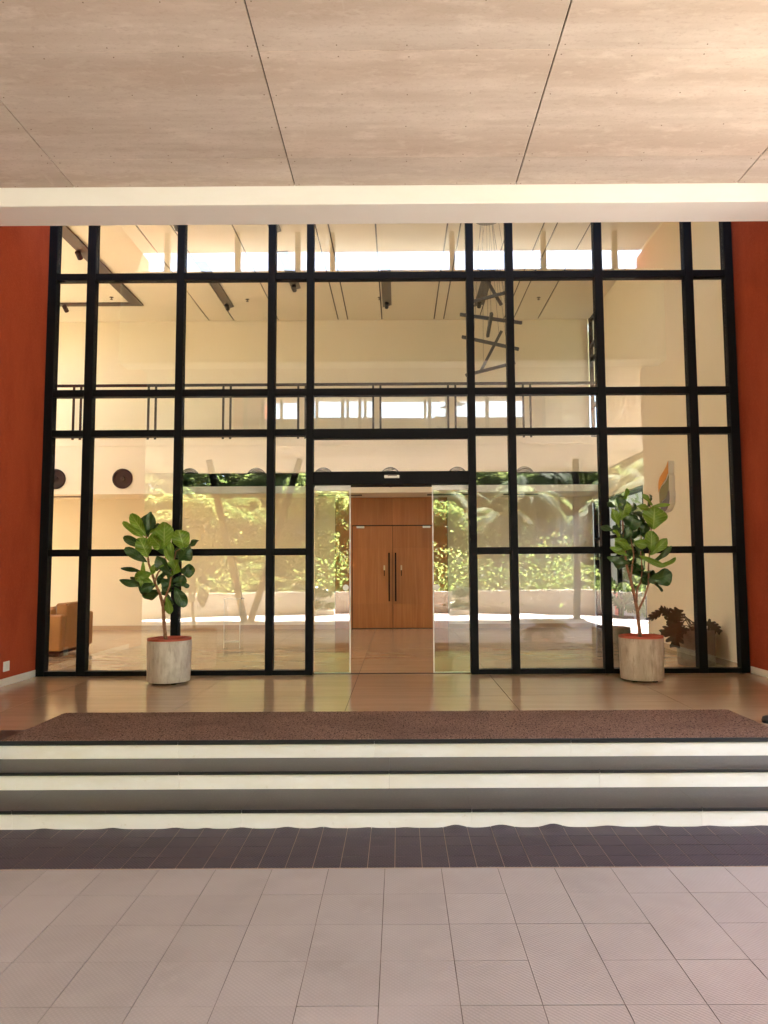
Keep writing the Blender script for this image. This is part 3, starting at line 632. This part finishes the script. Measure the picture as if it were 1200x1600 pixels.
# ------------------------------------------------------------------ plants
def frame(A, B, roll):
    d = (B-A).normalized(); n = Vector((0, -1, 0)); n = (n-d*n.dot(d))
    if n.length < .1: n = Vector((0, 0, 1))-d*d.z
    n.normalize(); s = d.cross(n)
    n2 = n*math.cos(roll)+s*math.sin(roll); return d, n2, d.cross(n2)
def fig_leaf(A, B, w_, roll, bend, cup, seed, mat, parent, prof=None):
    """obovate, wavy leaf with its blade as a curved grid; A is the stalk end"""
    A = Vector(A); B = Vector(B); d, n, s = frame(A, B, roll); L_ = (B-A).length; r_ = random.Random(seed)
    mb = MB(); mb.uv = []; nu, nv = 6, 9; ph = r_.uniform(0, 6)
    for j in range(nv+1):
        v = j/nv
        hw = (math.sin(math.pi*min(1, (v*.96+.02)**1.25))**.62)*(.72+.34*v) if prof is None else prof(v)
        hw = max(hw, .02)*w_/2
        for i in range(nu+1):
            u = i/nu*2-1
            wav = math.sin(v*9+ph+u*2)*.022*abs(u)
            p = A+d*(L_*v)+s*(u*hw*.98)+n*(bend*L_*(-(v-.1)**2)+cup*hw*(u*u)+wav*(w_/.1)*.8)
            mb.v.append(tuple(p-A)); mb.uv.append((i/nu, v))
    for j in range(nv):
        for i in range(nu):
            q = j*(nu+1)+i; mb.f.append((q, q+1, q+nu+2, q+nu+1))
    return put('leaf', mb.mesh('leaf', mat, True), parent, A)
LEAF_L = [(-2.74, 1.98, -2.76, 2.23, 0.152, 1), (-2.74, 1.98, -2.88, 2.2, 0.118, 0), (-2.73, 2.0, -2.68, 2.21, 0.069, 0), (-2.7, 2.01, -2.64, 2.1, 0.069, 1), (-2.76, 1.96, -2.96, 2.1, 0.076, 0), (-2.75, 1.85, -2.94, 1.95, 0.097, 0), (-2.71, 1.75, -2.76, 1.92, 0.152, 0), (-2.72, 1.84, -2.6, 1.98, 0.083, 0), (-2.72, 1.69, -2.91, 1.82, 0.104, 0), (-2.7, 2.0, -2.57, 2.07, 0.035, 0), (-2.52, 1.84, -2.51, 2.09, 0.18, 0), (-2.53, 1.77, -2.62, 1.91, 0.138, 1), (-2.31, 1.83, -2.34, 2.01, 0.18, 0), (-2.31, 1.84, -2.2, 1.92, 0.062, 1), (-2.39, 1.69, -2.27, 1.83, 0.125, 1), (-2.42, 1.69, -2.46, 1.88, 0.069, 0), (-2.45, 1.69, -2.49, 1.8, 0.062, 0), (-2.44, 1.54, -2.57, 1.72, 0.125, 0), (-2.42, 1.55, -2.37, 1.67, 0.152, 0), (-2.36, 1.58, -2.23, 1.59, 0.138, 1), (-2.44, 1.47, -2.33, 1.48, 0.111, 1), (-2.78, 1.57, -3.02, 1.64, 0.048, 1), (-2.75, 1.68, -2.74, 1.42, 0.069, 0), (-2.73, 1.42, -2.97, 1.47, 0.076, 0), (-2.73, 1.43, -2.93, 1.52, 0.042, 1), (-2.62, 1.36, -2.86, 1.39, 0.104, 1), (-2.61, 1.33, -2.79, 1.31, 0.132, 1), (-2.59, 1.33, -2.5, 1.38, 0.111, 1), (-2.6, 1.5, -2.47, 1.43, 0.097, 1), (-2.52, 1.31, -2.55, 1.17, 0.104, 1), (-2.48, 1.28, -2.43, 1.14, 0.083, 0), (-2.43, 1.39, -2.33, 1.2, 0.125, 1), (-2.42, 1.43, -2.31, 1.41, 0.048, 1), (-2.47, 1.5, -2.53, 1.61, 0.083, 1), (-2.49, 1.73, -2.39, 1.8, 0.083, 1), (-2.5, 1.49, -2.43, 1.61, 0.097, 1)]
LEAF_R = [(2.58, 2.34, 2.6, 2.43, 0.054, 0), (2.62, 2.33, 2.65, 2.4, 0.042, 1), (2.53, 2.28, 2.47, 2.32, 0.054, 1), (2.57, 2.24, 2.54, 2.37, 0.096, 0), (2.57, 2.17, 2.6, 2.3, 0.139, 0), (2.52, 2.05, 2.44, 2.22, 0.096, 0), (2.65, 2.19, 2.75, 2.3, 0.066, 1), (2.64, 2.0, 2.66, 2.14, 0.169, 0), (2.52, 2.13, 2.62, 2.16, 0.048, 0), (2.69, 2.12, 2.75, 2.18, 0.096, 1), (2.52, 1.93, 2.46, 1.99, 0.054, 0), (2.57, 1.91, 2.64, 2.01, 0.09, 0), (2.65, 1.8, 2.49, 1.88, 0.121, 0), (2.49, 2.0, 2.38, 2.06, 0.066, 1), (2.6, 1.73, 2.43, 1.8, 0.066, 0), (2.63, 1.64, 2.41, 1.69, 0.078, 0), (2.63, 1.69, 2.71, 1.8, 0.084, 1), (2.63, 1.63, 2.81, 1.68, 0.06, 1), (2.89, 2.29, 2.81, 2.39, 0.054, 0), (2.9, 2.29, 2.98, 2.39, 0.06, 1), (2.9, 2.27, 3.06, 2.29, 0.042, 0), (2.88, 2.24, 2.75, 2.27, 0.06, 0), (2.9, 2.03, 2.92, 2.24, 0.241, 0), (2.83, 2.11, 2.77, 2.24, 0.084, 1), (2.75, 1.97, 2.85, 2.08, 0.096, 1), (2.87, 1.79, 2.87, 1.95, 0.145, 0), (2.87, 1.74, 3.04, 1.89, 0.102, 0), (2.89, 1.65, 3.07, 1.79, 0.066, 0), (2.75, 1.72, 2.96, 1.61, 0.066, 0), (2.95, 1.6, 3.11, 1.65, 0.054, 0), (2.85, 1.41, 2.75, 1.6, 0.133, 1), (2.85, 1.45, 3.05, 1.51, 0.181, 0), (2.93, 1.42, 3.06, 1.33, 0.036, 1), (2.69, 1.87, 2.64, 1.97, 0.121, 1), (2.81, 1.96, 2.96, 1.92, 0.072, 1), (2.75, 1.8, 2.83, 1.87, 0.096, 1), (2.59, 2.06, 2.66, 1.97, 0.108, 1), (2.57, 1.97, 2.5, 2.04, 0.084, 1)]
BR_L = [[(-2.499, 0.80), (-2.528, 1.033), (-2.537, 1.183), (-2.578, 1.334), (-2.628, 1.43), (-2.666, 1.554), (-2.707, 1.665), (-2.734, 1.831), (-2.744, 2.02)], [(-2.543, 1.21), (-2.482, 1.375), (-2.463, 1.429), (-2.439, 1.608), (-2.394, 1.801), (-2.339, 1.828)], [(-2.644, 1.45), (-2.604, 1.568), (-2.549, 1.622), (-2.519, 1.829)]]
BR_R = [[(2.74, 0.80), (2.719, 1.092), (2.689, 1.282), (2.653, 1.461), (2.615, 1.605), (2.597, 1.797), (2.581, 2.062), (2.583, 2.341)], [(2.653, 1.461), (2.685, 1.628), (2.709, 1.736), (2.695, 1.869), (2.668, 2.158)], [(2.719, 1.104), (2.796, 1.258), (2.849, 1.412), (2.855, 1.615), (2.88, 1.807), (2.903, 2.036), (2.898, 2.27)], [(2.706, 1.20), (2.727, 1.365), (2.768, 1.425), (2.793, 1.556), (2.789, 1.796), (2.807, 1.964)]]
def fig_plant(cx, leaves, branches, lab, labp, seed):
    r_ = random.Random(seed); cy_ = 8.0
    pot = thing('planter_pot', (cx, cy_, FZ), labp, 'plant pot', 'limewashed pots by the glass front')
    o = put('pot_body', MB().lathe((0, 0, 0), [(.212, 0), (.226, .006), (.230, .03), (.238, .43), (.238, .447), (.22, .447), (.215, .40), (.1, .39)], 48).mesh('pot_body', M['concrete_pot'] if seed == 3 else M['brown_pot'], False), pot, (cx, cy_, FZ+.02))
    obj('inner_rim', MB().lathe((cx, cy_, FZ+.455), [(.215, -.05), (.222, .0), (.234, .012), (.237, .034), (.222, .037), (.212, .02), (.208, -.03)], 48, cap=False), M['terracotta'], pot, True)
    obj('soil', MB().lathe((cx, cy_, FZ+.42), [(.207, 0), (.207, .022), (.12, .03)], 24), M['soil'], pot)
    for a in range(4): x = cx+.15*math.cos(a*1.57+.7); y = cy_+.15*math.sin(a*1.57+.7); boxpart('foot', x-.025, x+.025, y-.025, y+.025, FZ+.0005, FZ+.0195, M['black_plain'], pot)
    t = thing('fiddle_leaf_fig', (cx, cy_, FZ+.45), lab, 'potted plant', 'fiddle leaf figs by the glass front')
    for bi, b in enumerate(branches):
        n = len(b); r0 = .021 if bi == 0 else .012
        ydir = r_.uniform(-.08, .08) if bi else 0
        pts = []
        for i, (x, z) in enumerate(b):
            pts.append((x, cy_+ydir*i/n*1.5+r_.uniform(-.006, .006), z))
        rad = [r0*(1-.62*i/(n-1)) for i in range(n)]
        # densify with small knots
        P2, R2 = [], []
        for i in range(n-1):
            for k in range(4):
                tt = k/4; P2.append(tuple(Vector(pts[i]).lerp(Vector(pts[i+1]), tt))); R2.append((rad[i]*(1-tt)+rad[i+1]*tt)*(1.1 if k % 2 else .95))
        P2.append(pts[-1]); R2.append(rad[-1]); obj('trunk' if bi == 0 else 'branch', MB().tube(P2, R2, 8), M['bark'], t, True)
    for i, (ax, az, bx, bz, w_, k) in enumerate(leaves):
        ln = math.hypot(bx-ax, bz-az)
        if k == 0: ya = cy_-.03+r_.uniform(-.04, .0); yb = ya-r_.uniform(.03, .10); roll = r_.uniform(-.45, .45)
        else: ya = cy_+.04+r_.uniform(-.02, .05); yb = ya+r_.uniform(-.03, .10); roll = r_.uniform(-1.0, 1.0)
        ww = w_*1.16/max(.6, math.cos(roll))
        dx = Vector((bx-ax, 0, bz-az)).normalized()
        A = (ax-dx.x*.015, ya, az-dx.z*.015); B = (bx+dx.x*.02, yb, bz+dx.z*.02)
        young = k == 0 and (i % 4 != 3 if seed == 5 else i % 3 != 2)  # also picks the lit leaves; the rest take the shade-darkened green
        fig_leaf(A, B, ww, roll, r_.uniform(.05, .45), r_.uniform(-.1, .5), seed*100+i, M['leaf_young_lit'] if young else M['leaf_old_shaded'], t)
def extra_leaves(L, br, seed, n):
    r_ = random.Random(seed); out = []
    for _ in range(n):
        b = br[r_.randrange(len(br))]; k = r_.randrange(max(1, len(b)//2), len(b)); x, z = b[k]
        if z < 1.25: continue
        a = r_.uniform(-.5, 3.64); l = r_.uniform(.12, .2)
        out.append((x, z, x+l*math.cos(a)*.8, z+l*math.sin(a), r_.uniform(.05, .12), 1 if r_.random() < .6 else 0))
    return L+out
LEAF_L = extra_leaves(LEAF_L, BR_L, 5, 8); LEAF_R = extra_leaves(LEAF_R, BR_R, 9, 12)
fig_plant(-2.462, LEAF_L, BR_L, 'left fiddle leaf fig, darker leaves in two heads on one stem', 'whitewashed concrete pot under the left fig, left of the doors', 3)
fig_plant(2.745, LEAF_R, BR_R, 'right fiddle leaf fig, taller, with bright green leaves on forked stems', 'browner limewashed concrete pot under the right fig, right of the doors', 5)

def monstera_leaf(A, B, w_, roll, seed, mat, parent):
    """heart-shaped blade, solid along the midrib, cut into broad lobes at the rim"""
    A = Vector(A); B = Vector(B); d, n, s = frame(A, B, roll); L_ = (B-A).length
    mb = MB(); mb.uv = []; nl = 5
    def P(u, v): return A+d*(L_*v)+s*(u*w_/2)+n*(-.22*L_*v*v-.14*w_*u*u)
    def hw(v): return max(.04, 1.05*math.sin(math.pi*min(1, (v*.86+.14)))**.55)
    def add(u, v): mb.v.append(tuple(P(u, v)-A)); mb.uv.append((u*.5+.5, max(0, min(1, v)))); return len(mb.v)-1
    for sg in (-1, 1):
        for k in range(nl):
            v0, v1 = k/nl, (k+1)/nl; w0, w1 = hw(v0), hw(v1); wm = hw((v0+v1)/2)
            a0 = add(0, v0); a1 = add(0, v1); b0 = add(sg*w0*.5, v0-.02); b1 = add(sg*w1*.5, v1-.02)
            g = .16*(v1-v0); sk = -.10 if k == 0 else .03
            c0 = add(sg*wm*.85, v0+sk+g); c1 = add(sg*wm*.85, v1+sk-g*.2); e0 = add(sg*wm*1.0, v0+sk+g*2.2+.01); e1 = add(sg*wm*.99, v1+sk-g*1.2)
            F = [(a0, b0, b1, a1), (b0, c0, c1, b1), (c0, e0, e1, c1)]
            mb.f += F if sg > 0 else [tuple(reversed(q)) for q in F]
    return put('leaf', mb.mesh('leaf', mat, True), parent, A)
def monstera(cx, cy_, leaves, lab, labp, seed, pr, ph_, mat):
    pot = thing('planter_pot', (cx, cy_, FZ), labp, 'plant pot')
    obj('pot_body', MB().lathe((cx, cy_, FZ+.001), [(pr*.93, 0), (pr*.96, .01), (pr, ph_*.8), (pr, ph_), (pr*.9, ph_), (pr*.88, ph_-.05), (.05, ph_-.06)], 40), M['grey_pot'], pot)
    obj('soil', MB().lathe((cx, cy_, FZ+ph_-.055), [(pr*.87, 0), (pr*.87, .012), (.05, .02)], 24), M['soil'], pot)
    t = thing('monstera', (cx, cy_, FZ+ph_-.04), lab, 'potted plant')
    r_ = random.Random(seed)
    for i, (ax, ay, az, bx, by, bz, w_) in enumerate(leaves):
        c = Vector((cx+r_.uniform(-.05, .05), cy_, FZ+ph_-.045)); A = Vector((ax, ay, az)); mid = (c+A)/2+Vector((0, 0, .14))
        obj('stalk', MB().tube([c, (c+mid)/2+Vector((0, 0, .04)), mid, (mid+A)/2+Vector((0, 0, .02)), A], .006, 6), mat, t, True)
        monstera_leaf(A, (bx, by, bz), w_, r_.uniform(-.4, .4), seed*50+i, mat, t)
ml = [(3.57, 0.9, 3.54, 0.61, 0.259), (3.53, 0.9, 3.59, 1.05, 0.245), (3.52, 0.96, 3.38, 1.08, 0.123), (3.42, 1.05, 3.21, 0.94, 0.102), (3.88, 0.91, 3.77, 0.8, 0.123), (3.97, 0.9, 4.10, 0.79, 0.15), (3.65, 0.85, 3.38, 0.79, 0.163), (3.36, 0.69, 3.24, 0.73, 0.082), (3.61, 0.84, 3.7, 0.76, 0.095)]
monstera(3.86, 9.25, [(a, 9.15, b, c, 9.05, d, w_) for a, b, c, d, w_ in ml], 'dark monstera with split leaves drooping left behind the glass at the right', 'grey concrete pot just inside the glass by the right wall', 11, .235, .44, M['monstera'])
ml2 = [(3.78, 11.9, 1.0, 3.95, 11.85, 1.19, .2), (3.72, 11.9, .95, 3.6, 11.85, 1.10, .16), (3.8, 11.9, .95, 3.93, 11.8, .93, .18), (3.7, 11.95, 1.2, 3.55, 11.9, 1.45, .16), (3.85, 12, 1.15, 4.02, 11.9, 1.3, .15)]
M['mon2'] = leaf_mat('monstera_leaf_bright', (.05, .11, .03), (.1, .2, .06), .3)
monstera(3.76, 11.95, ml2, 'small monstera in a grey pot beside the side window', 'grey concrete pot in front of the side window, deeper in the lobby', 12, .19, .43, M['mon2'])

# ------------------------------------------------------------------ outside on the right of the lobby
cf = obj('courtyard_ground', MB().box(4.42, 12, 8.16, 22, -.02, .33), M['paving']); cf['kind'] = 'structure'
t = thing('courtyard_wall', (9, 18, .3), 'pale wall closing the planted court outside the side window', 'wall')
obj('render', MB().box(10, 10.3, 8.3, 21, .3, 4.2).box(4.5, 10, 20.7, 21, .3, 5.6), M['render_wall'], t)  # walls built up tall to block sun and bright sky at the side window
t = thing('fire_pipe', (5.0, 16.3, .33), 'bright red bent pipe rising outside the side window', 'pipe')
pts = [(5.0, 16.3, .331), (5.0, 16.3, .95)]+[(5.0-.12+.12*math.cos(a), 16.3, .95+.12*math.sin(a)) for a in [R(d) for d in (15, 35, 55, 75, 90)]]+[(4.6, 16.3, 1.07)]
obj('pipe', MB().tube(pts, .055, 14), M['red_pipe'], t, True)

# ------------------------------------------------------------------ the forecourt behind the camera (seen mirrored in the glass)
wp = [(-12, 1), (-10.5, -3), (-8.5, -5.6), (-6, -7.3), (-3.1, -8.35), (-.4, -8.75), (2.4, -8.4), (5, -7.4), (7.4, -5.6), (9.4, -3), (10.6, 0), (11, 3)]
def smooth_path(p, n):
    out = []
    for i in range(len(p)-1):
        p0 = Vector(p[max(i-1, 0)]); p1 = Vector(p[i]); p2 = Vector(p[i+1]); p3 = Vector(p[min(i+2, len(p)-1)])
        for k in range(n):
            t_ = k/n; out.append(.5*((2*p1)+(-p0+p2)*t_+(2*p0-5*p1+4*p2-p3)*t_*t_+(-p0+3*p1-3*p2+p3)*t_**3))
    out.append(Vector(p[-1])); return out
sp = smooth_path(wp, 5); mb = MB()
for i, p in enumerate(sp):
    d = (sp[min(i+1, len(sp)-1)]-sp[max(i-1, 0)]).normalized(); nn = Vector((d.y, -d.x)); h = .76+.14*max(0, (i/len(sp)-.5)*2)
    q = p+nn*.22
    mb.v += [(p.x, p.y, -.02), (p.x, p.y, h), (q.x, q.y, h), (q.x, q.y, -.02)]
for i in range(len(sp)-1):
    a = i*4; b = a+4
    mb.f += [(a, b, b+1, a+1), (a+1, b+1, b+2, a+2), (a+2, b+2, b+3, a+3)]
t = thing('curved_wall', (0, -8.7, 0), 'low curved pale wall round the forecourt, seen reflected', 'wall')
obj('render', mb, M['render_wall'], t)

def small_leaf_mesh(name, n, fn, size, mat, seed):
    r_ = random.Random(seed); mb = MB()
    for _ in range(n):
        p = Vector(fn(r_)); a = Vector((r_.gauss(0, 1), r_.gauss(0, 1), r_.gauss(0, .6))).normalized(); b = a.cross(Vector((r_.gauss(0, 1), r_.gauss(0, 1), r_.gauss(0, 1)))).normalized()
        s_ = size*r_.uniform(.6, 1.4); q = len(mb.v)
        mb.v += [tuple(p-a*s_), tuple(p+b*s_*.42), tuple(p+a*s_), tuple(p-b*s_*.42)]; mb.f.append((q, q+1, q+2, q+3))
    return mb.mesh(name, mat)
def planter_bush(x, y, lab, labp):
    pb = thing('planter_box', (x, y, 0), labp, 'planter', 'planters along the curved wall')
    boxpart('box', x-.42, x+.42, y-.18, y+.18, .001, .17, M['render_wall'], pb, .01); boxpart('soil', x-.39, x+.39, y-.15, y+.15, .1705, .18, M['soil'], pb)
    t = thing('bush', (x, y, .18), lab, 'bush', 'bushes along the curved wall')
    def fn(r_):
        k = r_.randrange(9); r2 = random.Random(k*7+1); c = (r2.uniform(-.24, .24), r2.uniform(-.15, .15), .1+r2.random()*.62)
        return (c[0]+r_.gauss(0, .07), c[1]+r_.gauss(0, .06), c[2]+r_.gauss(0, .05))
    put('foliage', small_leaf_mesh('foliage', 1100, fn, .06, M['fol_dark'], 3), t, (x, y, .18))
    obj('stem', MB().tube([(x, y, .175), (x+.02, y, .5), (x-.02, y, .85)], [.012, .009, .004], 6).tube([(x, y, .3), (x+.14, y, .6)], .006, 5).tube([(x, y, .25), (x-.15, y, .55)], .006, 5), M['trunk'], t)
planter_bush(-2.62, -7.75, 'small dark bush seen reflected in the left door leaf', 'long low planter box seen reflected in the left door leaf')
planter_bush(2.30, -7.75, 'small dark bush seen reflected in the right door leaf', 'long low planter box seen reflected in the right door leaf')

# palms
def frond_mesh(L_, droop, nl, leaf, mat, seed):
    r_ = random.Random(seed); mb = MB()
    def P(t_): return Vector((L_*t_*(1-.18*t_), 0, L_*(.45*t_-droop*t_*t_)))
    mb.tube([P(k/8) for k in range(9)], [.022*(1-.8*k/8) for k in range(9)], 4)
    for k in range(nl):
        t_ = .12+.86*k/(nl-1); p = P(t_); tang = (P(min(1, t_+.02))-P(t_-.02)).normalized()
        ll = leaf*math.sin(math.pi*min(1, t_*.85+.12))**.6*r_.uniform(.85, 1.1)
        for sg in (-1, 1):
            d = (Vector((0, sg, 0))+tang*.75+Vector((0, 0, -.35+r_.uniform(-.15, .1)))).normalized(); wv = tang*.02
            tip = p+d*ll+Vector((0, 0, -.15*ll)); midp = p+d*ll*.55; q = len(mb.v)
            mb.v += [tuple(p-wv*.4), tuple(midp-wv), tuple(tip), tuple(midp+wv), tuple(p+wv*.4)]; mb.f.append((q, q+1, q+2, q+3, q+4))
    return mb.mesh('frond', mat)
FR = frond_mesh(2.3, .95, 52, .55, M['fol_palm'], 2); FR2 = frond_mesh(2.2, .5, 38, .6, M['fol_palm'], 5)
def palm(x, y, h, lab, grp, seed, lean=0.0, nf=15, me=None, rad=.11):
    r_ = random.Random(seed); t = thing('palm_tree', (x, y, 0), lab, 'palm', grp)
    top = Vector((x+lean, y, h)); P_ = [Vector((x, y, -.02)).lerp(top, k/6)+Vector((-lean*.35*math.sin(math.pi*k/6), 0, 0)) for k in range(7)]
    obj('trunk', MB().tube(P_, [rad*(1-.35*k/6) for k in range(7)], 10), M['palm_trunk'], t, True)
    for k in range(nf):
        a = k*2.39996+r_.uniform(-.2, .2); el = r_.uniform(-.55, .55)
        o = put('frond', me or FR, t, top); o.rotation_euler = (0, -el, a)
palm_lab = 'feathery palm in the planting beyond the curved wall, seen reflected at the right'
for i, (x, y, h, ln) in enumerate([(3.9, -12.4, 3.6, .3), (6.0, -12.6, 4.6, -.4), (8.0, -11.8, 3.8, .5), (9.8, -10.6, 4.8, 0), (11.8, -9.0, 4.2, .3), (5.0, -14.6, 5.4, .5), (7.4, -14.8, 5.9, -.3), (9.6, -13.6, 5.3, .2), (11.8, -12.4, 5.8, -.4), (13.8, -9.4, 5.0, .2), (2.4, -14.8, 4.6, -.3)]):
    palm(x, y, h, palm_lab, 'palms beyond the curved wall', 20+i, ln)
pb = thing('planter_box', (3.02, 2.48, 0), 'pale square planter on the driveway, seen reflected at the right', 'planter')
boxpart('box', 2.70, 3.34, 2.2, 2.75, .001, .30, M['render_wall'], pb, .01); boxpart('soil', 2.73, 3.31, 2.23, 2.72, .3005, .31, M['soil'], pb)
t = thing('areca_palm', (3.02, 2.48, .31), 'young areca palm in the pale square planter, seen reflected', 'potted plant')
FS = frond_mesh(.62, .75, 20, .2, M['fol_palm'], 8); r_ = random.Random(4)
for k in range(11):
    o = put('frond', FS, t, (3.02+r_.uniform(-.06, .06), 2.48+r_.uniform(-.05, .05), .31)); o.rotation_euler = (0, -r_.uniform(-.1, .75), k*2.4)

# leafy trees
def crown_mesh(seed, n, mat, rx, rz, size):
    r_ = random.Random(seed); cl = []
    for _ in range(34):
        a = r_.uniform(0, 6.283); z = r_.uniform(-1, 1); q = math.sqrt(max(0, 1-z*z))*r_.uniform(.5, 1)
        cl.append((rx*q*math.cos(a), rx*q*math.sin(a), rz*z, r_.uniform(.35, .85)))
    def fn(r2):
        c = cl[r2.randrange(len(cl))]; v = Vector((r2.gauss(0, 1), r2.gauss(0, 1), r2.gauss(0, .8))).normalized()*c[3]*r2.uniform(.6, 1.05)
        return (c[0]+v.x, c[1]+v.y, c[2]+v.z)
    return small_leaf_mesh('crown', n, fn, size, mat, seed+1)
CR = [crown_mesh(1, 24000, M['fol_a'], 2.4, 2.7, .105), crown_mesh(2, 24000, M['fol_b'], 2.5, 2.6, .11), crown_mesh(3, 24000, M['fol_a'], 2.1, 3.0, .10)]
tr = [(-17, -9, 4.5), (-14.8, -13.2, 4.6), (-11.4, -15, 4.6), (-8.4, -15.6, 4.4), (-5.4, -16.2, 4.7), (-2.4, -16.0, 4.4), (.6, -16.8, 4.5), (-15.5, -19, 7.4), (-11.6, -20, 8.0), (-7.6, -20.6, 7.4), (-3.6, -21, 6.6), (.4, -21, 6.0), (4.2, -21, 5.8), (8.4, -20.5, 5.8), (12.2, -19, 5.8), (16.8, -16, 5.6), (20, -10, 5.5), (21, -3, 5.3), (-19, -3, 5.0), (3.6, -17.4, 4.4), (7.2, -17.4, 4.4), (11.2, -16.2, 4.5), (15.6, -12.6, 4.5),
      (-11.3, -10.5, 2.3), (-8.6, -11.4, 2.2), (-6.0, -12.2, 2.3), (-3.4, -12.6, 2.2), (-.8, -12.8, 2.3), (1.8, -13.2, 2.2), (13, -13, 2.3), (15.5, -7, 2.2)]
for i, (x, y, h) in enumerate(tr):
    low = h < 4
    t = thing('leafy_tree', (x, y, 0), 'bushy low tree close behind the curved wall, seen reflected' if low else 'tall leafy tree beyond the curved wall, seen reflected', 'tree', 'low trees behind the curved wall' if low else 'tall trees beyond the forecourt')
    mb = MB().tube([(x, y, -.05), (x+.1, y, h*.4), (x-.05, y+.1, h*.8)], [.16, .12, .07], 8)
    for k in range(5):
        a = k*1.3+i; mb.tube([(x+.05, y, h*(.35+.08*k)), (x+1.1*math.cos(a), y+1.1*math.sin(a), h*(.55+.1*k))], [.06, .02], 5)
    obj('trunk', mb, M['trunk'], t)
    o = put('crown', CR[i % 3], t, (x, y, h)); o.rotation_euler = (0, 0, i*1.1); s_ = (.85 if low else 1.05)+.12*math.sin(i*2.2); o.scale = (s_, s_, s_)
def und(r_):
    a = r_.uniform(0, 1); p = sp[int(a*(len(sp)-1))]; c = Vector((0, -1)); out = Vector((p.x, p.y-1)).normalized()
    d = r_.uniform(.5, 4.2); q = Vector((p.x, p.y))+out*d
    return (q.x+r_.gauss(0, .4), q.y+r_.gauss(0, .3), r_.random()**1.3*(1.2+.45*d)*(.6+.6*abs(math.sin(q.x*1.7+q.y)))+.05)
def bank(r_):
    a = r_.uniform(-1.35, 1.35); rr = 25+r_.gauss(0, 1.2); return (math.sin(a)*rr*1.15, -math.cos(a)*rr+3, abs(r_.gauss(0, 1))*2.0+r_.uniform(0, 4.5))
o = put('far_thicket', small_leaf_mesh('far_thicket', 42000, bank, .34, M['fol_b'], 78)); o['kind'] = 'stuff'
o = put('undergrowth', small_leaf_mesh('undergrowth', 50000, und, .09, M['fol_b'], 77)); o['kind'] = 'stuff'
# court shrub outside the side window
def fn(r_): return (r_.uniform(-1, 1)*abs(r_.gauss(0, .8)) % 1.0-.2, max(-.4, min(2.0, r_.gauss(.6, .9))), abs(r_.gauss(.5, .45)))
t = thing('court_shrub', (6.6, 16.5, .33), 'leafy shrub growing outside the side window', 'shrub')
put('foliage', small_leaf_mesh('foliage', 6000, fn, .06, M['fol_a'], 9), t, (6.6, 16.8, .33)).scale = (1.6, 1.6, 2.2)
palm(7.4, 18.3, 2.2, 'palm in the planted court outside the side window', None, 60, .2, 11, FR2, .08)
